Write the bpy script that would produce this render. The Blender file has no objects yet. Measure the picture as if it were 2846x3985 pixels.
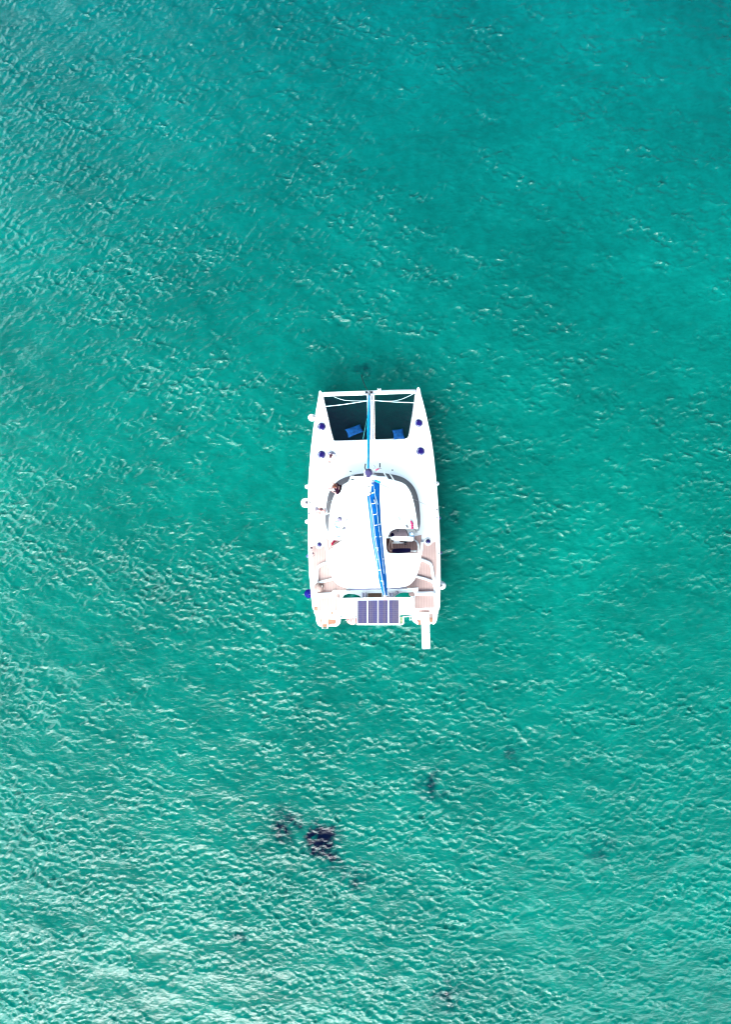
import bpy, bmesh, math, random
import numpy as np
from mathutils import Vector, Matrix, Quaternion, noise as mnoise
R = math.radians
random.seed(4)
SC = bpy.context.scene
COL = SC.collection

# ------------------------------------------------------------------ camera
CAM_H = 42.0
F_PX = 2780.0
cam_d = bpy.data.cameras.new('camera')
cam = bpy.data.objects.new('camera', cam_d); COL.objects.link(cam)
cam.location = (0, 0, CAM_H)
cam_d.sensor_fit = 'VERTICAL'; cam_d.sensor_height = 24.0
cam_d.lens = 24.0 * F_PX / 3985.0
cam_d.clip_start = 0.5; cam_d.clip_end = 6000
SC.camera = cam

# ------------------------------------------------------------------ sky, sun, exposure
CLOUD_Z, CLOUD_HALF, CLOUD_SIDE, CLOUD_OFF, CLOUD_COL = .55, .165, (.74, .68), .06, (62, 80, 82, 1)
SUN_ZEN, SUN_AZ = 54.0, 194.0      # azimuth clockwise from +Y: the sun stands behind the stern, to the left
sd = Vector((math.sin(R(SUN_ZEN)) * math.sin(R(SUN_AZ)), math.sin(R(SUN_ZEN)) * math.cos(R(SUN_AZ)), math.cos(R(SUN_ZEN))))
w = bpy.data.worlds.new("World"); SC.world = w; w.use_nodes = True
nt = w.node_tree; nt.nodes.clear()
N = nt.nodes.new; L = nt.links.new
sky = N('ShaderNodeTexSky'); sky.sky_type = 'NISHITA'; sky.sun_disc = False
sky.sun_elevation = R(90 - SUN_ZEN); sky.sun_rotation = R(SUN_AZ)
sky.air_density = 1.0; sky.dust_density = 1.5
bg = N('ShaderNodeBackground'); bg.inputs['Strength'].default_value = 0.05
# bright broken cloud bank low in the sky, to the left and behind the stern; the rest of the sky is clear
tc = N('ShaderNodeTexCoord')
cn = N('ShaderNodeTexNoise'); cn.inputs['Scale'].default_value = 5.0; cn.inputs['Detail'].default_value = 5; cn.inputs['Roughness'].default_value = 0.55
L(tc.outputs['Generated'], cn.inputs['Vector'])
sx = N('ShaderNodeSeparateXYZ'); L(tc.outputs['Generated'], sx.inputs[0])
def M_(op, a, b):
    n = N('ShaderNodeMath'); n.operation = op
    for i, v in enumerate((a, b)):
        if isinstance(v, (int, float)): n.inputs[i].default_value = v
        else: L(v, n.inputs[i])
    return n.outputs[0]
ring = M_('SUBTRACT', CLOUD_HALF, M_('ABSOLUTE', M_('SUBTRACT', sx.outputs['Z'], CLOUD_Z), 0.0))
side = M_('ADD', M_('MULTIPLY', sx.outputs['X'], -CLOUD_SIDE[0]), M_('MULTIPLY', sx.outputs['Y'], -CLOUD_SIDE[1]))
msk = M_('MINIMUM', M_('MULTIPLY', ring, 1.6), M_('MULTIPLY', M_('ADD', side, CLOUD_OFF), .8))
msk = M_('ADD', msk, M_('MULTIPLY', M_('SUBTRACT', cn.outputs['Fac'], .5), 1.3))
cr = N('ShaderNodeValToRGB'); cr.color_ramp.elements[0].position = 0.0; cr.color_ramp.elements[1].position = 0.05
L(msk, cr.inputs[0])
mix = N('ShaderNodeMix'); mix.data_type = 'RGBA'
L(cr.outputs['Color'], mix.inputs[0]); L(sky.outputs[0], mix.inputs[6])
mix.inputs[7].default_value = CLOUD_COL
L(mix.outputs[2], bg.inputs[0])
wo = N('ShaderNodeOutputWorld'); L(bg.outputs[0], wo.inputs[0])
sun_d = bpy.data.lights.new('sun', 'SUN'); sun_d.energy = 1.15; sun_d.angle = R(24); sun_d.color = (1.0, 0.92, 0.86)
sun = bpy.data.objects.new('sun', sun_d); COL.objects.link(sun)
sun.rotation_euler = sd.to_track_quat('Z', 'Y').to_euler()
SC.view_settings.view_transform = 'Standard'; SC.view_settings.look = 'None'
SC.view_settings.exposure = 1.75; SC.view_settings.gamma = 1.0
SC.cycles.use_adaptive_sampling = False; SC.cycles.use_denoising = True; SC.cycles.denoiser = 'OPENIMAGEDENOISE'; SC.cycles.denoising_prefilter = 'ACCURATE'; SC.cycles.filter_width = 1.2
SC.cycles.max_bounces = 6

# ------------------------------------------------------------------ measuring the photograph
def px(x, y, z):                      # photograph pixel at height z -> place on the boat
    s = (CAM_H - z) / F_PX
    return Vector(((x - 1423) * s, -(y - 1992.5) * s, z))
def Z(x, y, z=1.75): return px(1140 + x * .4794, 1470 + y * .4793, z)
def A(ox, oy, f): return lambda x, y, z=1.75: px(ox + x * f, oy + y * f, z)
A4 = A(1150, 1740, 300/1624); A5 = A(1430, 1780, 300/1624); A6 = A(1150, 2030, 300/1624)
A7 = A(1430, 2030, 300/1624); A8 = A(1170, 2260, 280/1624); A9 = A(1430, 2260, 300/1624)
B2 = A(1200, 1700, 160/1624); B3 = A(1200, 1850, 160/1624); B4 = A(1400, 1800, 160/1624)
B5 = A(1480, 1990, 160/1624); B6 = A(1170, 1900, 120/1624); B7 = A(1240, 1980, 160/1624); B8 = A(1340, 1590, 160/1624)
ZM = .4794 / F_PX                     # metres per Z pixel per metre of depth
def zr(n, z): return n * ZM * (CAM_H - z)

# ------------------------------------------------------------------ materials
MATS = {}
def mat(name, col, rough=.5, metal=0, spec=.5, var=0.0, vscale=3.0, bump=0.0, bscale=8.0, alpha=None, coat=0):
    if name in MATS: return MATS[name]
    m = bpy.data.materials.new(name); m.use_nodes = True; t = m.node_tree
    b = t.nodes['Principled BSDF']
    b.inputs['Roughness'].default_value = rough; b.inputs['Metallic'].default_value = metal
    b.inputs['Specular IOR Level'].default_value = .12 if rough >= .6 and spec == .5 else spec
    if coat: b.inputs['Coat Weight'].default_value = coat
    c = (*col, 1)
    if var:
        tcn = t.nodes.new('ShaderNodeTexCoord'); n = t.nodes.new('ShaderNodeTexNoise'); n.inputs['Scale'].default_value = vscale; n.inputs['Detail'].default_value = 5
        t.links.new(tcn.outputs['Object'], n.inputs['Vector'])
        r = t.nodes.new('ShaderNodeValToRGB')
        r.color_ramp.elements[0].position = .3; r.color_ramp.elements[1].position = .7
        r.color_ramp.elements[0].color = (*[x * (1 - var) for x in col], 1); r.color_ramp.elements[1].color = (*[min(1, x * (1 + var)) for x in col], 1)
        t.links.new(n.outputs['Fac'], r.inputs[0]); t.links.new(r.outputs[0], b.inputs['Base Color'])
    else: b.inputs['Base Color'].default_value = c
    if bump:
        tcn = t.nodes.new('ShaderNodeTexCoord'); n = t.nodes.new('ShaderNodeTexNoise'); n.inputs['Scale'].default_value = bscale; n.inputs['Detail'].default_value = 4
        t.links.new(tcn.outputs['Object'], n.inputs['Vector'])
        bn = t.nodes.new('ShaderNodeBump'); bn.inputs['Distance'].default_value = bump; bn.inputs['Strength'].default_value = 1
        t.links.new(n.outputs['Fac'], bn.inputs['Height']); t.links.new(bn.outputs[0], b.inputs['Normal'])
    MATS[name] = m; return m

white = mat('gelcoat', (.84, .83, .84), .22, var=.03, vscale=1.5)
canvas = mat('white_vinyl', (.82, .82, .83), .6, bump=.004)
nonslip = mat('nonslip_deck', (.80, .79, .80), .7, bump=.002, bscale=60)
steel = mat('stainless', (.72, .72, .76), .25, metal=.7)
grey = mat('grey_metal', (.16, .15, .17), .4, metal=.3)
lgrey = mat('pale_grey', (.42, .41, .52), .5, var=.1)
black = mat('black_plastic', (.012, .010, .018), .4)
wire = mat('rigging_wire', (.12, .12, .14), .4, metal=.4)
glass = mat('tinted_window', (.018, .010, .022), .35, spec=.15, var=.35, vscale=1.2)
navy = mat('navy_acrylic', (.010, .004, .085), .08, spec=.7)
navyc = mat('navy_cushion', (.006, .004, .040), .7, bump=.01)
blue_b = mat('blue_sailcloth', (.0, .105, .38), .75, var=.25, vscale=2.5, bump=.05, bscale=3.5)
blue_g = mat('bright_blue_canvas', (.0, .40, .78), .7, var=.10, vscale=5, bump=.01, bscale=12)
cush = mat('blue_cushion', (.0, .038, .14), .7, var=.35, vscale=6, bump=.03, bscale=7)
fball = mat('dark_blue_vinyl', (.001, .0, .13), .6, spec=.15, var=.1, vscale=20)
rope_w = mat('white_rope', (.62, .78, .80), .8)
rope_l = mat('lavender_rope', (.50, .45, .62), .8)
rope_b = mat('blue_rope', (.05, .16, .48), .8, var=.3, vscale=30)
red = mat('red_towel', (.42, .008, .05), .9, var=.35, vscale=14, bump=.02, bscale=20)
pink = mat('pink_cloth', (.62, .035, .16), .9, var=.3, vscale=20, bump=.02, bscale=25)
orange = mat('wet_teak', (.36, .15, .09), .5, var=.4, vscale=5)
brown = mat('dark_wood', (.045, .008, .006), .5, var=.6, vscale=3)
skin = mat('skin', (.56, .30, .27), .55)
hair_d = mat('dark_brown_hair', (.07, .010, .018), .5, var=.5, vscale=25)
hair_r = mat('auburn_hair', (.13, .030, .014), .45, var=.8, vscale=18)
darktop = mat('dark_maroon_cloth', (.016, .001, .010), .85, var=.6, vscale=8)
wcloth = mat('white_cloth', (.78, .76, .78), .9, bump=.02, bscale=10)
capm = mat('grey_cap', (.20, .15, .20), .8)
redbuoy = mat('salmon_plastic', (.55, .20, .18), .5, var=.25, vscale=14)
chainm = mat('rusty_chain', (.30, .17, .11), .6, metal=.2, var=.4, vscale=30)
skyw = mat('mesh_brown', (.17, .10, .075), .7, var=.3, vscale=20)

def stripes(name, c1, c2, period, width, axis='X', rough=.6, angle=0.0):
    m = bpy.data.materials.new(name); m.use_nodes = True; t = m.node_tree; b = t.nodes['Principled BSDF']
    b.inputs['Roughness'].default_value = rough
    tcn = t.nodes.new('ShaderNodeTexCoord'); mp = t.nodes.new('ShaderNodeMapping'); mp.inputs['Rotation'].default_value = (0, 0, R(angle))
    t.links.new(tcn.outputs['Object'], mp.inputs['Vector'])
    sp = t.nodes.new('ShaderNodeSeparateXYZ'); t.links.new(mp.outputs[0], sp.inputs[0])
    pp = t.nodes.new('ShaderNodeMath'); pp.operation = 'MODULO'; dv = t.nodes.new('ShaderNodeMath'); dv.operation = 'ADD'; dv.inputs[1].default_value = 500.0
    t.links.new(sp.outputs[axis], dv.inputs[0]); t.links.new(dv.outputs[0], pp.inputs[0]); pp.inputs[1].default_value = period
    gt = t.nodes.new('ShaderNodeMath'); gt.operation = 'LESS_THAN'; gt.inputs[1].default_value = width; t.links.new(pp.outputs[0], gt.inputs[0])
    n = t.nodes.new('ShaderNodeTexNoise'); n.inputs['Scale'].default_value = 1.6; n.inputs['Detail'].default_value = 6; t.links.new(tcn.outputs['Object'], n.inputs['Vector'])
    hs = t.nodes.new('ShaderNodeHueSaturation'); mrr = t.nodes.new('ShaderNodeMapRange'); mrr.inputs['To Min'].default_value = .7; mrr.inputs['To Max'].default_value = 1.25
    t.links.new(n.outputs['Fac'], mrr.inputs[0]); t.links.new(mrr.outputs[0], hs.inputs['Value']); hs.inputs['Color'].default_value = (*c1, 1)
    mx = t.nodes.new('ShaderNodeMix'); mx.data_type = 'RGBA'; t.links.new(gt.outputs[0], mx.inputs[0]); t.links.new(hs.outputs[0], mx.inputs[6]); mx.inputs[7].default_value = (*c2, 1)
    t.links.new(mx.outputs[2], b.inputs['Base Color']); return m
teak = stripes('teak', (.44, .29, .265), (.28, .17, .16), .09, .016)
teak_w = stripes('worn_teak', (.62, .50, .47), (.36, .27, .26), .09, .014)
striped = stripes('striped_cushion', (.70, .50, .47), (.035, .008, .008), .088, .036, axis='Y', angle=20)

def solar_mat():
    m = bpy.data.materials.new('solar_cells'); m.use_nodes = True; t = m.node_tree; b = t.nodes['Principled BSDF']
    tcn = t.nodes.new('ShaderNodeTexCoord')
    br = t.nodes.new('ShaderNodeTexBrick'); br.offset = 0; br.inputs['Scale'].default_value = 1.0
    br.inputs['Brick Width'].default_value = .13; br.inputs['Row Height'].default_value = .104; br.inputs['Mortar Size'].default_value = .007
    br.inputs['Color1'].default_value = (.045, .038, .11, 1); br.inputs['Color2'].default_value = (.085, .055, .11, 1); br.inputs['Mortar'].default_value = (.16, .15, .22, 1)
    br.inputs['Mortar Smooth'].default_value = .2
    t.links.new(tcn.outputs['Object'], br.inputs['Vector']); 
    mp = t.nodes.new('ShaderNodeMapping'); mp.inputs['Scale'].default_value = (4.5, .15, 1); t.links.new(tcn.outputs['Object'], mp.inputs[0])
    n = t.nodes.new('ShaderNodeTexNoise'); n.inputs['Scale'].default_value = 1.3; n.inputs['Detail'].default_value = 1; t.links.new(mp.outputs[0], n.inputs['Vector'])  # stretched noise paints streaks of sky reflection into the cell colour
    rp = t.nodes.new('ShaderNodeValToRGB'); rp.color_ramp.elements[0].position = .42; rp.color_ramp.elements[0].color = (.085, .065, .09, 1)
    rp.color_ramp.elements[1].position = .62; rp.color_ramp.elements[1].color = (.040, .036, .11, 1); t.links.new(n.outputs['Fac'], rp.inputs[0])
    mx = t.nodes.new('ShaderNodeMix'); mx.data_type = 'RGBA'; mx.inputs[0].default_value = .55
    t.links.new(br.outputs['Color'], mx.inputs[6]); t.links.new(rp.outputs[0], mx.inputs[7]); t.links.new(mx.outputs[2], b.inputs['Base Color'])
    b.inputs['Roughness'].default_value = .25
    return m
solar = solar_mat()

def net_mat(name, cell, wire_w, col):
    m = bpy.data.materials.new(name); m.use_nodes = True; t = m.node_tree; b = t.nodes['Principled BSDF']
    b.inputs['Base Color'].default_value = (*col, 1); b.inputs['Roughness'].default_value = .9; b.inputs['Specular IOR Level'].default_value = .1
    tcn = t.nodes.new('ShaderNodeTexCoord'); sp = t.nodes.new('ShaderNodeSeparateXYZ'); t.links.new(tcn.outputs['Object'], sp.inputs[0])
    outs = []
    for ax in 'XY':
        a0 = t.nodes.new('ShaderNodeMath'); a0.operation = 'ADD'; a0.inputs[1].default_value = 500; t.links.new(sp.outputs[ax], a0.inputs[0])
        a1 = t.nodes.new('ShaderNodeMath'); a1.operation = 'MODULO'; a1.inputs[1].default_value = cell; t.links.new(a0.outputs[0], a1.inputs[0])
        a2 = t.nodes.new('ShaderNodeMath'); a2.operation = 'LESS_THAN'; a2.inputs[1].default_value = wire_w; t.links.new(a1.outputs[0], a2.inputs[0]); outs.append(a2)
    mx = t.nodes.new('ShaderNodeMath'); mx.operation = 'MAXIMUM'; t.links.new(outs[0].outputs[0], mx.inputs[0]); t.links.new(outs[1].outputs[0], mx.inputs[1])
    t.links.new(mx.outputs[0], b.inputs['Alpha']); return m
net = net_mat('dark_netting', .03, .0115, (.001, .005, .013))
net_y = net_mat('stern_netting', .075, .03, (.42, .40, .20))

def floral(name, c1, c2, scale):
    m = bpy.data.materials.new(name); m.use_nodes = True; t = m.node_tree; b = t.nodes['Principled BSDF']; b.inputs['Roughness'].default_value = .9
    tcn = t.nodes.new('ShaderNodeTexCoord'); n = t.nodes.new('ShaderNodeTexNoise'); n.inputs['Scale'].default_value = scale; n.inputs['Detail'].default_value = 2
    t.links.new(tcn.outputs['Object'], n.inputs['Vector']); r = t.nodes.new('ShaderNodeValToRGB'); r.color_ramp.interpolation = 'CONSTANT'
    r.color_ramp.elements[0].color = (*c1, 1); r.color_ramp.elements[1].position = .51; r.color_ramp.elements[1].color = (*c2, 1)
    t.links.new(n.outputs['Fac'], r.inputs[0]); t.links.new(r.outputs[0], b.inputs['Base Color']); return m
flower = floral('patterned_shirt', (.16, .13, .24), (.78, .72, .78), 16)
flower2 = floral('patterned_shorts', (.30, .18, .26), (.80, .74, .78), 9)

# ------------------------------------------------------------------ builders
def tag(o, label=None, cat=None, group=None, kind=None):
    if label: o['label'] = label
    if cat: o['category'] = cat
    if group: o['group'] = group
    if kind: o['kind'] = kind
    return o
def thing(name, label, cat, loc, group=None):
    o = bpy.data.objects.new(name, None); COL.objects.link(o); o.location = loc; o.empty_display_size = .2
    return tag(o, label, cat, group)
PLACED = {}
def origin(o):
    v = Vector(o.location)
    if o.parent: v = v + origin(o.parent)
    return v
def link(name, bm, m, parent=None, smooth=False, loc=None):
    bmesh.ops.recalc_face_normals(bm, faces=bm.faces)
    me = bpy.data.meshes.new(name)
    base = Vector((0, 0, 0))
    if parent is not None: base = origin(parent)
    off = Vector(loc) if loc is not None else None
    if off is None and parent is None:
        off = sum((v.co for v in bm.verts), Vector()) / max(1, len(bm.verts)); off.z = min(v.co.z for v in bm.verts)
    sh = off if parent is None else base + (off if off is not None else Vector())
    bmesh.ops.translate(bm, verts=bm.verts, vec=-sh)
    bm.to_mesh(me); bm.free()
    if smooth: me.shade_smooth()
    for mm in (m if isinstance(m, (list, tuple)) else [m]): me.materials.append(mm)
    o = bpy.data.objects.new(name, me); COL.objects.link(o)
    if parent is not None: o.parent = parent
    if off is not None: o.location = off
    return o
def b_slab(bm, pts, t):               # prism below the outline
    top = [bm.verts.new(p) for p in pts]; bot = [bm.verts.new(Vector(p) - Vector((0, 0, t))) for p in pts]
    bm.faces.new(top); bm.faces.new(bot[::-1]); n = len(pts)
    for i in range(n): bm.faces.new((top[i], bot[i], bot[(i + 1) % n], top[(i + 1) % n]))
def slab(name, pts, t, m, parent, bev=0, smooth=False):
    bm = bmesh.new(); b_slab(bm, pts, t)
    if bev: bmesh.ops.bevel(bm, geom=[e for e in bm.edges], offset=bev, segments=2, affect='EDGES', profile=.5, clamp_overlap=True)
    return link(name, bm, m, parent, smooth)
def b_tube(bm, pts, r, n=8, cap=True, flat=1.0):
    pts = [Vector(p) for p in pts]; rs = r if isinstance(r, (list, tuple)) else [r] * len(pts)
    rings = []; prev = None
    for i, p in enumerate(pts):
        d = (pts[min(i + 1, len(pts) - 1)] - pts[max(i - 1, 0)]).normalized()
        if prev is None:
            u = d.cross(Vector((0, 0, 1)));
            if u.length < 1e-3: u = Vector((1, 0, 0))
            u.normalize()
        else:
            u = prev - d * prev.dot(d); u.normalize()
        prev = u; v = d.cross(u)
        rings.append([bm.verts.new(p + (u * math.cos(a) + v * flat * math.sin(a)) * rs[i]) for a in [2 * math.pi * k / n for k in range(n)]])
    for a, b in zip(rings, rings[1:]):
        for k in range(n): bm.faces.new((a[k], a[(k + 1) % n], b[(k + 1) % n], b[k]))
    if cap: bm.faces.new(rings[0][::-1]); bm.faces.new(rings[-1])
def tube(name, pts, r, m, parent, n=8, flat=1.0, smooth=True):
    bm = bmesh.new(); b_tube(bm, pts, r, n, flat=flat); return link(name, bm, m, parent, smooth)
def b_lathe(bm, c, prof, n=24):       # prof: (radius, dz)
    c = Vector(c); rings = []
    for rr, dz in prof:
        if rr < 1e-6: rings.append([bm.verts.new(c + Vector((0, 0, dz)))])
        else: rings.append([bm.verts.new(c + Vector((rr * math.cos(2 * math.pi * k / n), rr * math.sin(2 * math.pi * k / n), dz))) for k in range(n)])
    for a, b in zip(rings, rings[1:]):
        for k in range(n):
            k2 = (k + 1) % n
            f = [a[k % len(a)], a[k2 % len(a)], b[k2 % len(b)], b[k % len(b)]]
            f = list(dict.fromkeys(f))
            if len(f) > 2: bm.faces.new(f)
    for r_ in (rings[0], rings[-1]):
        if len(r_) > 2: bm.faces.new(r_)
def lathe(name, c, prof, m, parent=None, n=24, smooth=True):
    bm = bmesh.new(); b_lathe(bm, c, prof, n); return link(name, bm, m, parent, smooth)
def b_box(bm, c, s, rz=0, rx=0, ry=0):
    M = Matrix.Translation(c) @ Matrix.Rotation(rz, 4, 'Z') @ Matrix.Rotation(rx, 4, 'X') @ Matrix.Rotation(ry, 4, 'Y') @ Matrix.Diagonal((*s, 1))
    return bmesh.ops.create_cube(bm, size=1, matrix=M)['verts']
def smoothpoly(pts, it=2):
    for _ in range(it):
        q = []
        for a, b in zip(pts, pts[1:] + pts[:1]): q += [a * .75 + b * .25, a * .25 + b * .75]
        pts = q
    return pts
def spline(pts, k=6):
    pts = [Vector(p) for p in pts]; out = []
    for i in range(len(pts) - 1):
        p0 = pts[max(0, i - 1)]; p1 = pts[i]; p2 = pts[i + 1]; p3 = pts[min(len(pts) - 1, i + 2)]
        for j in range(k):
            t = j / k
            out.append(.5 * ((2 * p1) + (p2 - p0) * t + (2 * p0 - 5 * p1 + 4 * p2 - p3) * t * t + (3 * p1 - p0 - 3 * p2 + p3) * t ** 3))
    out.append(pts[-1]); return out
def interp(x, xs, ys): return float(np.interp(x, xs, ys))

# ------------------------------------------------------------------ the sea
def build_sea():
    dx = .06; nx, ny = 864, 1152
    W, H = nx * dx, ny * dx
    rng = np.random.default_rng(11)
    kx = np.fft.fftfreq(nx, dx) * 2 * np.pi; ky = np.fft.fftfreq(ny, dx) * 2 * np.pi
    KX, KY = np.meshgrid(kx, ky); K = np.hypot(KX, KY); K[0, 0] = 1
    def field(lmin, lmax, p, wind, spread, seed):
        rng = np.random.default_rng(seed)
        th = np.arctan2(KY, KX) - wind
        D = np.abs(np.cos(th)) ** spread + .10
        k0, k1 = 2 * np.pi / lmax, 2 * np.pi / lmin
        S = K ** -p * np.exp(-(k0 / K) ** 4) * np.exp(-(K / k1) ** 4) * D
        S[0, 0] = 0
        h = np.fft.ifft2(S * (rng.normal(size=K.shape) + 1j * rng.normal(size=K.shape))).real
        gx, gy = np.gradient(h, dx)[1], np.gradient(h, dx)[0]
        s_ = np.sqrt((gx ** 2 + gy ** 2).mean())
        return h / s_
    h1 = field(.8, 3.2, 2.2, R(80), 1.6, 1)          # long wind waves, crests nearly across the picture
    h2 = field(.15, .85, 1.7, R(98), .9, 2)         # chop
    g = field(5, 26, 1.2, R(60), 1, 3); g = (g - g.mean()) / g.std()
    g2 = field(.9, 3.5, 1.3, R(80), 1.5, 5); g2 = (g2 - g2.mean()) / g2.std()
    h2 = h2 * np.clip(1 + .34 * g + .45 * g2, .42, 2.2)
    h = .055 * h1 + .188 * h2
    Fh = np.fft.fft2(h); CH = 0.8                       # wave crests drawn together, troughs broad
    dX = np.fft.ifft2(-1j * KX / K * Fh).real * CH; dY = np.fft.ifft2(-1j * KY / K * Fh).real * CH
    X, Y = np.meshgrid((np.arange(nx) - nx / 2) * dx, (np.arange(ny) - ny / 2) * dx)
    edge = np.minimum(np.minimum(X - X.min(), X.max() - X), np.minimum(Y - Y.min(), Y.max() - Y))
    tp = np.clip(edge / 2.5, 0, 1); h *= tp
    co = np.stack([X - dX * tp, Y - dY * tp, h], -1).reshape(-1, 3)
    # ring of outer vertices out to the horizon
    x0, x1, y0, y1 = X.min(), X.max(), Y.min(), Y.max(); F = 4000
    outer = np.array([[x0, y0, 0], [x1, y0, 0], [x1, y1, 0], [x0, y1, 0], [-F, -F, 0], [F, -F, 0], [F, F, 0], [-F, F, 0]])
    nb = len(co)
    ii = np.arange(nx * ny).reshape(ny, nx)
    quads = np.stack([ii[:-1, :-1], ii[:-1, 1:], ii[1:, 1:], ii[1:, :-1]], -1).reshape(-1, 4)
    c = [ii[0, 0], ii[0, -1], ii[-1, -1], ii[-1, 0]]
    extra = np.array([[nb + 4, nb + 5, c[1], c[0]], [nb + 5, nb + 6, c[2], c[1]], [nb + 6, nb + 7, c[3], c[2]], [nb + 7, nb + 4, c[0], c[3]]])
    co = np.vstack([co, outer]); quads = np.vstack([quads, extra])
    me = bpy.data.meshes.new('sea'); me.vertices.add(len(co)); me.vertices.foreach_set('co', co.astype(np.float32).ravel())
    me.loops.add(quads.size); me.loops.foreach_set('vertex_index', quads.astype(np.int32).ravel())
    me.polygons.add(len(quads)); me.polygons.foreach_set('loop_start', np.arange(0, quads.size, 4, dtype=np.int32))
    me.update(calc_edges=True); me.shade_smooth()
    o = bpy.data.objects.new('sea', me); COL.objects.link(o); tag(o, kind='structure')
    o['label'] = 'choppy turquoise sea with pale glints and dark patches of seaweed and painted boat shade'
    m = bpy.data.materials.new('sea_water'); m.use_nodes = True; t = m.node_tree; b = t.nodes['Principled BSDF']
    NN = t.nodes.new; LL = t.links.new
    b.inputs['Roughness'].default_value = .06; b.inputs['IOR'].default_value = 1.34
    tcn = NN('ShaderNodeTexCoord')
    n1 = NN('ShaderNodeTexNoise'); n1.inputs['Scale'].default_value = .11; n1.inputs['Detail'].default_value = 7; n1.inputs['Roughness'].default_value = .6
    LL(tcn.outputs['Object'], n1.inputs['Vector'])
    r1 = NN('ShaderNodeValToRGB'); e = r1.color_ramp.elements
    e[0].position = .30; e[0].color = (.0, .074, .058, 1); e[1].position = .72; e[1].color = (.0, .124, .095, 1)
    LL(n1.outputs['Fac'], r1.inputs[0])
    # the bottom falls away ahead of the boat: deeper, bluer water
    sy = NN('ShaderNodeSeparateXYZ'); LL(tcn.outputs['Object'], sy.inputs[0])
    dm = NN('ShaderNodeMapRange'); dm.inputs['From Min'].default_value = 0; dm.inputs['From Max'].default_value = 34; LL(sy.outputs['Y'], dm.inputs[0])
    dmx = NN('ShaderNodeMix'); dmx.data_type = 'RGBA'; dmx.blend_type = 'MULTIPLY'; LL(dm.outputs[0], dmx.inputs[0]); LL(r1.outputs[0], dmx.inputs[6]); dmx.inputs[7].default_value = (1, .76, 1.0, 1)
    # fine mottling
    n2 = NN('ShaderNodeTexNoise'); n2.inputs['Scale'].default_value = 1.7; n2.inputs['Detail'].default_value = 6; LL(tcn.outputs['Object'], n2.inputs['Vector'])
    m2 = NN('ShaderNodeMapRange'); m2.inputs['From Min'].default_value = .3; m2.inputs['From Max'].default_value = .7; m2.inputs['To Min'].default_value = .86; m2.inputs['To Max'].default_value = 1.14
    LL(n2.outputs['Fac'], m2.inputs[0]); hs = NN('ShaderNodeHueSaturation'); LL(m2.outputs[0], hs.inputs['Value']); LL(dmx.outputs[2], hs.inputs['Color'])
    # seaweed on the bottom and painted boat shade: a few places, ragged outlines
    weed_shade = None
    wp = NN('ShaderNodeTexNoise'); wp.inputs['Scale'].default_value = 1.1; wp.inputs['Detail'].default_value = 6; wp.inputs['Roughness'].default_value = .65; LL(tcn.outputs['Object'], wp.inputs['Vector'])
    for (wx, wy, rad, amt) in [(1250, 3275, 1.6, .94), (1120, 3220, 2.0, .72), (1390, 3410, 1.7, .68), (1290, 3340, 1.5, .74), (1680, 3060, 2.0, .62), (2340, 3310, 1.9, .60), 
                               (1760, 2010, 2.0, .50), (2000, 2930, 1.6, .54), (1740, 3870, 2.4, .62), (920, 3650, 1.4, .58), (1790, 2700, 1.2, .52), (1420, 1440, 1.8, .52)]:  # spots beside the right hull and at the bow: boat shadow painted in
        p = px(wx, wy, 0)
        ds = NN('ShaderNodeVectorMath'); ds.operation = 'DISTANCE'; ds.inputs[1].default_value = p; LL(tcn.outputs['Object'], ds.inputs[0])
        mrn = NN('ShaderNodeMapRange'); mrn.inputs['From Min'].default_value = 0; mrn.inputs['From Max'].default_value = rad * 1.6; mrn.inputs['To Min'].default_value = amt * 1.25; mrn.inputs['To Max'].default_value = 0
        LL(ds.outputs['Value'], mrn.inputs[0])
        if weed_shade is None: weed_shade = mrn
        else:
            mm = NN('ShaderNodeMath'); mm.operation = 'MAXIMUM'; LL(weed_shade.outputs[0], mm.inputs[0]); LL(mrn.outputs[0], mm.inputs[1]); weed_shade = mm
    pr = NN('ShaderNodeMath'); pr.operation = 'MULTIPLY'; LL(weed_shade.outputs[0], pr.inputs[0]); LL(wp.outputs['Fac'], pr.inputs[1])
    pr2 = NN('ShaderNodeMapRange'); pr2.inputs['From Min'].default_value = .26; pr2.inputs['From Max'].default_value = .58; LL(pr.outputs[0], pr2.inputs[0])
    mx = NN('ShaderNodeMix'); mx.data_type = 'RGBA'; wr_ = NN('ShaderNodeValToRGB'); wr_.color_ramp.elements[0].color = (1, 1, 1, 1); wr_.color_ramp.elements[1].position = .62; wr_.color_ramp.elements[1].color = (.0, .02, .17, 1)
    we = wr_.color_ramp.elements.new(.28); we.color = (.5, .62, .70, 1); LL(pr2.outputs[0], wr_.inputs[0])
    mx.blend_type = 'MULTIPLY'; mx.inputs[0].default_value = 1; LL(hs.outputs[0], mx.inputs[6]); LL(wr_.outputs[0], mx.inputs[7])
    # light scattered back out of the water does not follow the ripples; only the mirror surface does
    fr = NN('ShaderNodeFresnel'); fr.inputs['IOR'].default_value = 1.34; df = NN('ShaderNodeBsdfDiffuse'); gl = NN('ShaderNodeBsdfGlossy'); gl.inputs['Roughness'].default_value = .06
    up = NN('ShaderNodeCombineXYZ'); up.inputs[2].default_value = 1; av = NN('ShaderNodeVectorMath'); av.operation = 'ADD'; nv = NN('ShaderNodeVectorMath'); nv.operation = 'NORMALIZE'; up.inputs[2].default_value = .45; LL(up.outputs[0], av.inputs[0]); LL(av.outputs[0], nv.inputs[0]); LL(nv.outputs[0], df.inputs['Normal']); LL(mx.outputs[2], df.inputs['Color'])
    ms = NN('ShaderNodeMixShader'); LL(fr.outputs[0], ms.inputs[0]); LL(df.outputs[0], ms.inputs[1]); LL(gl.outputs[0], ms.inputs[2])
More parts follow.
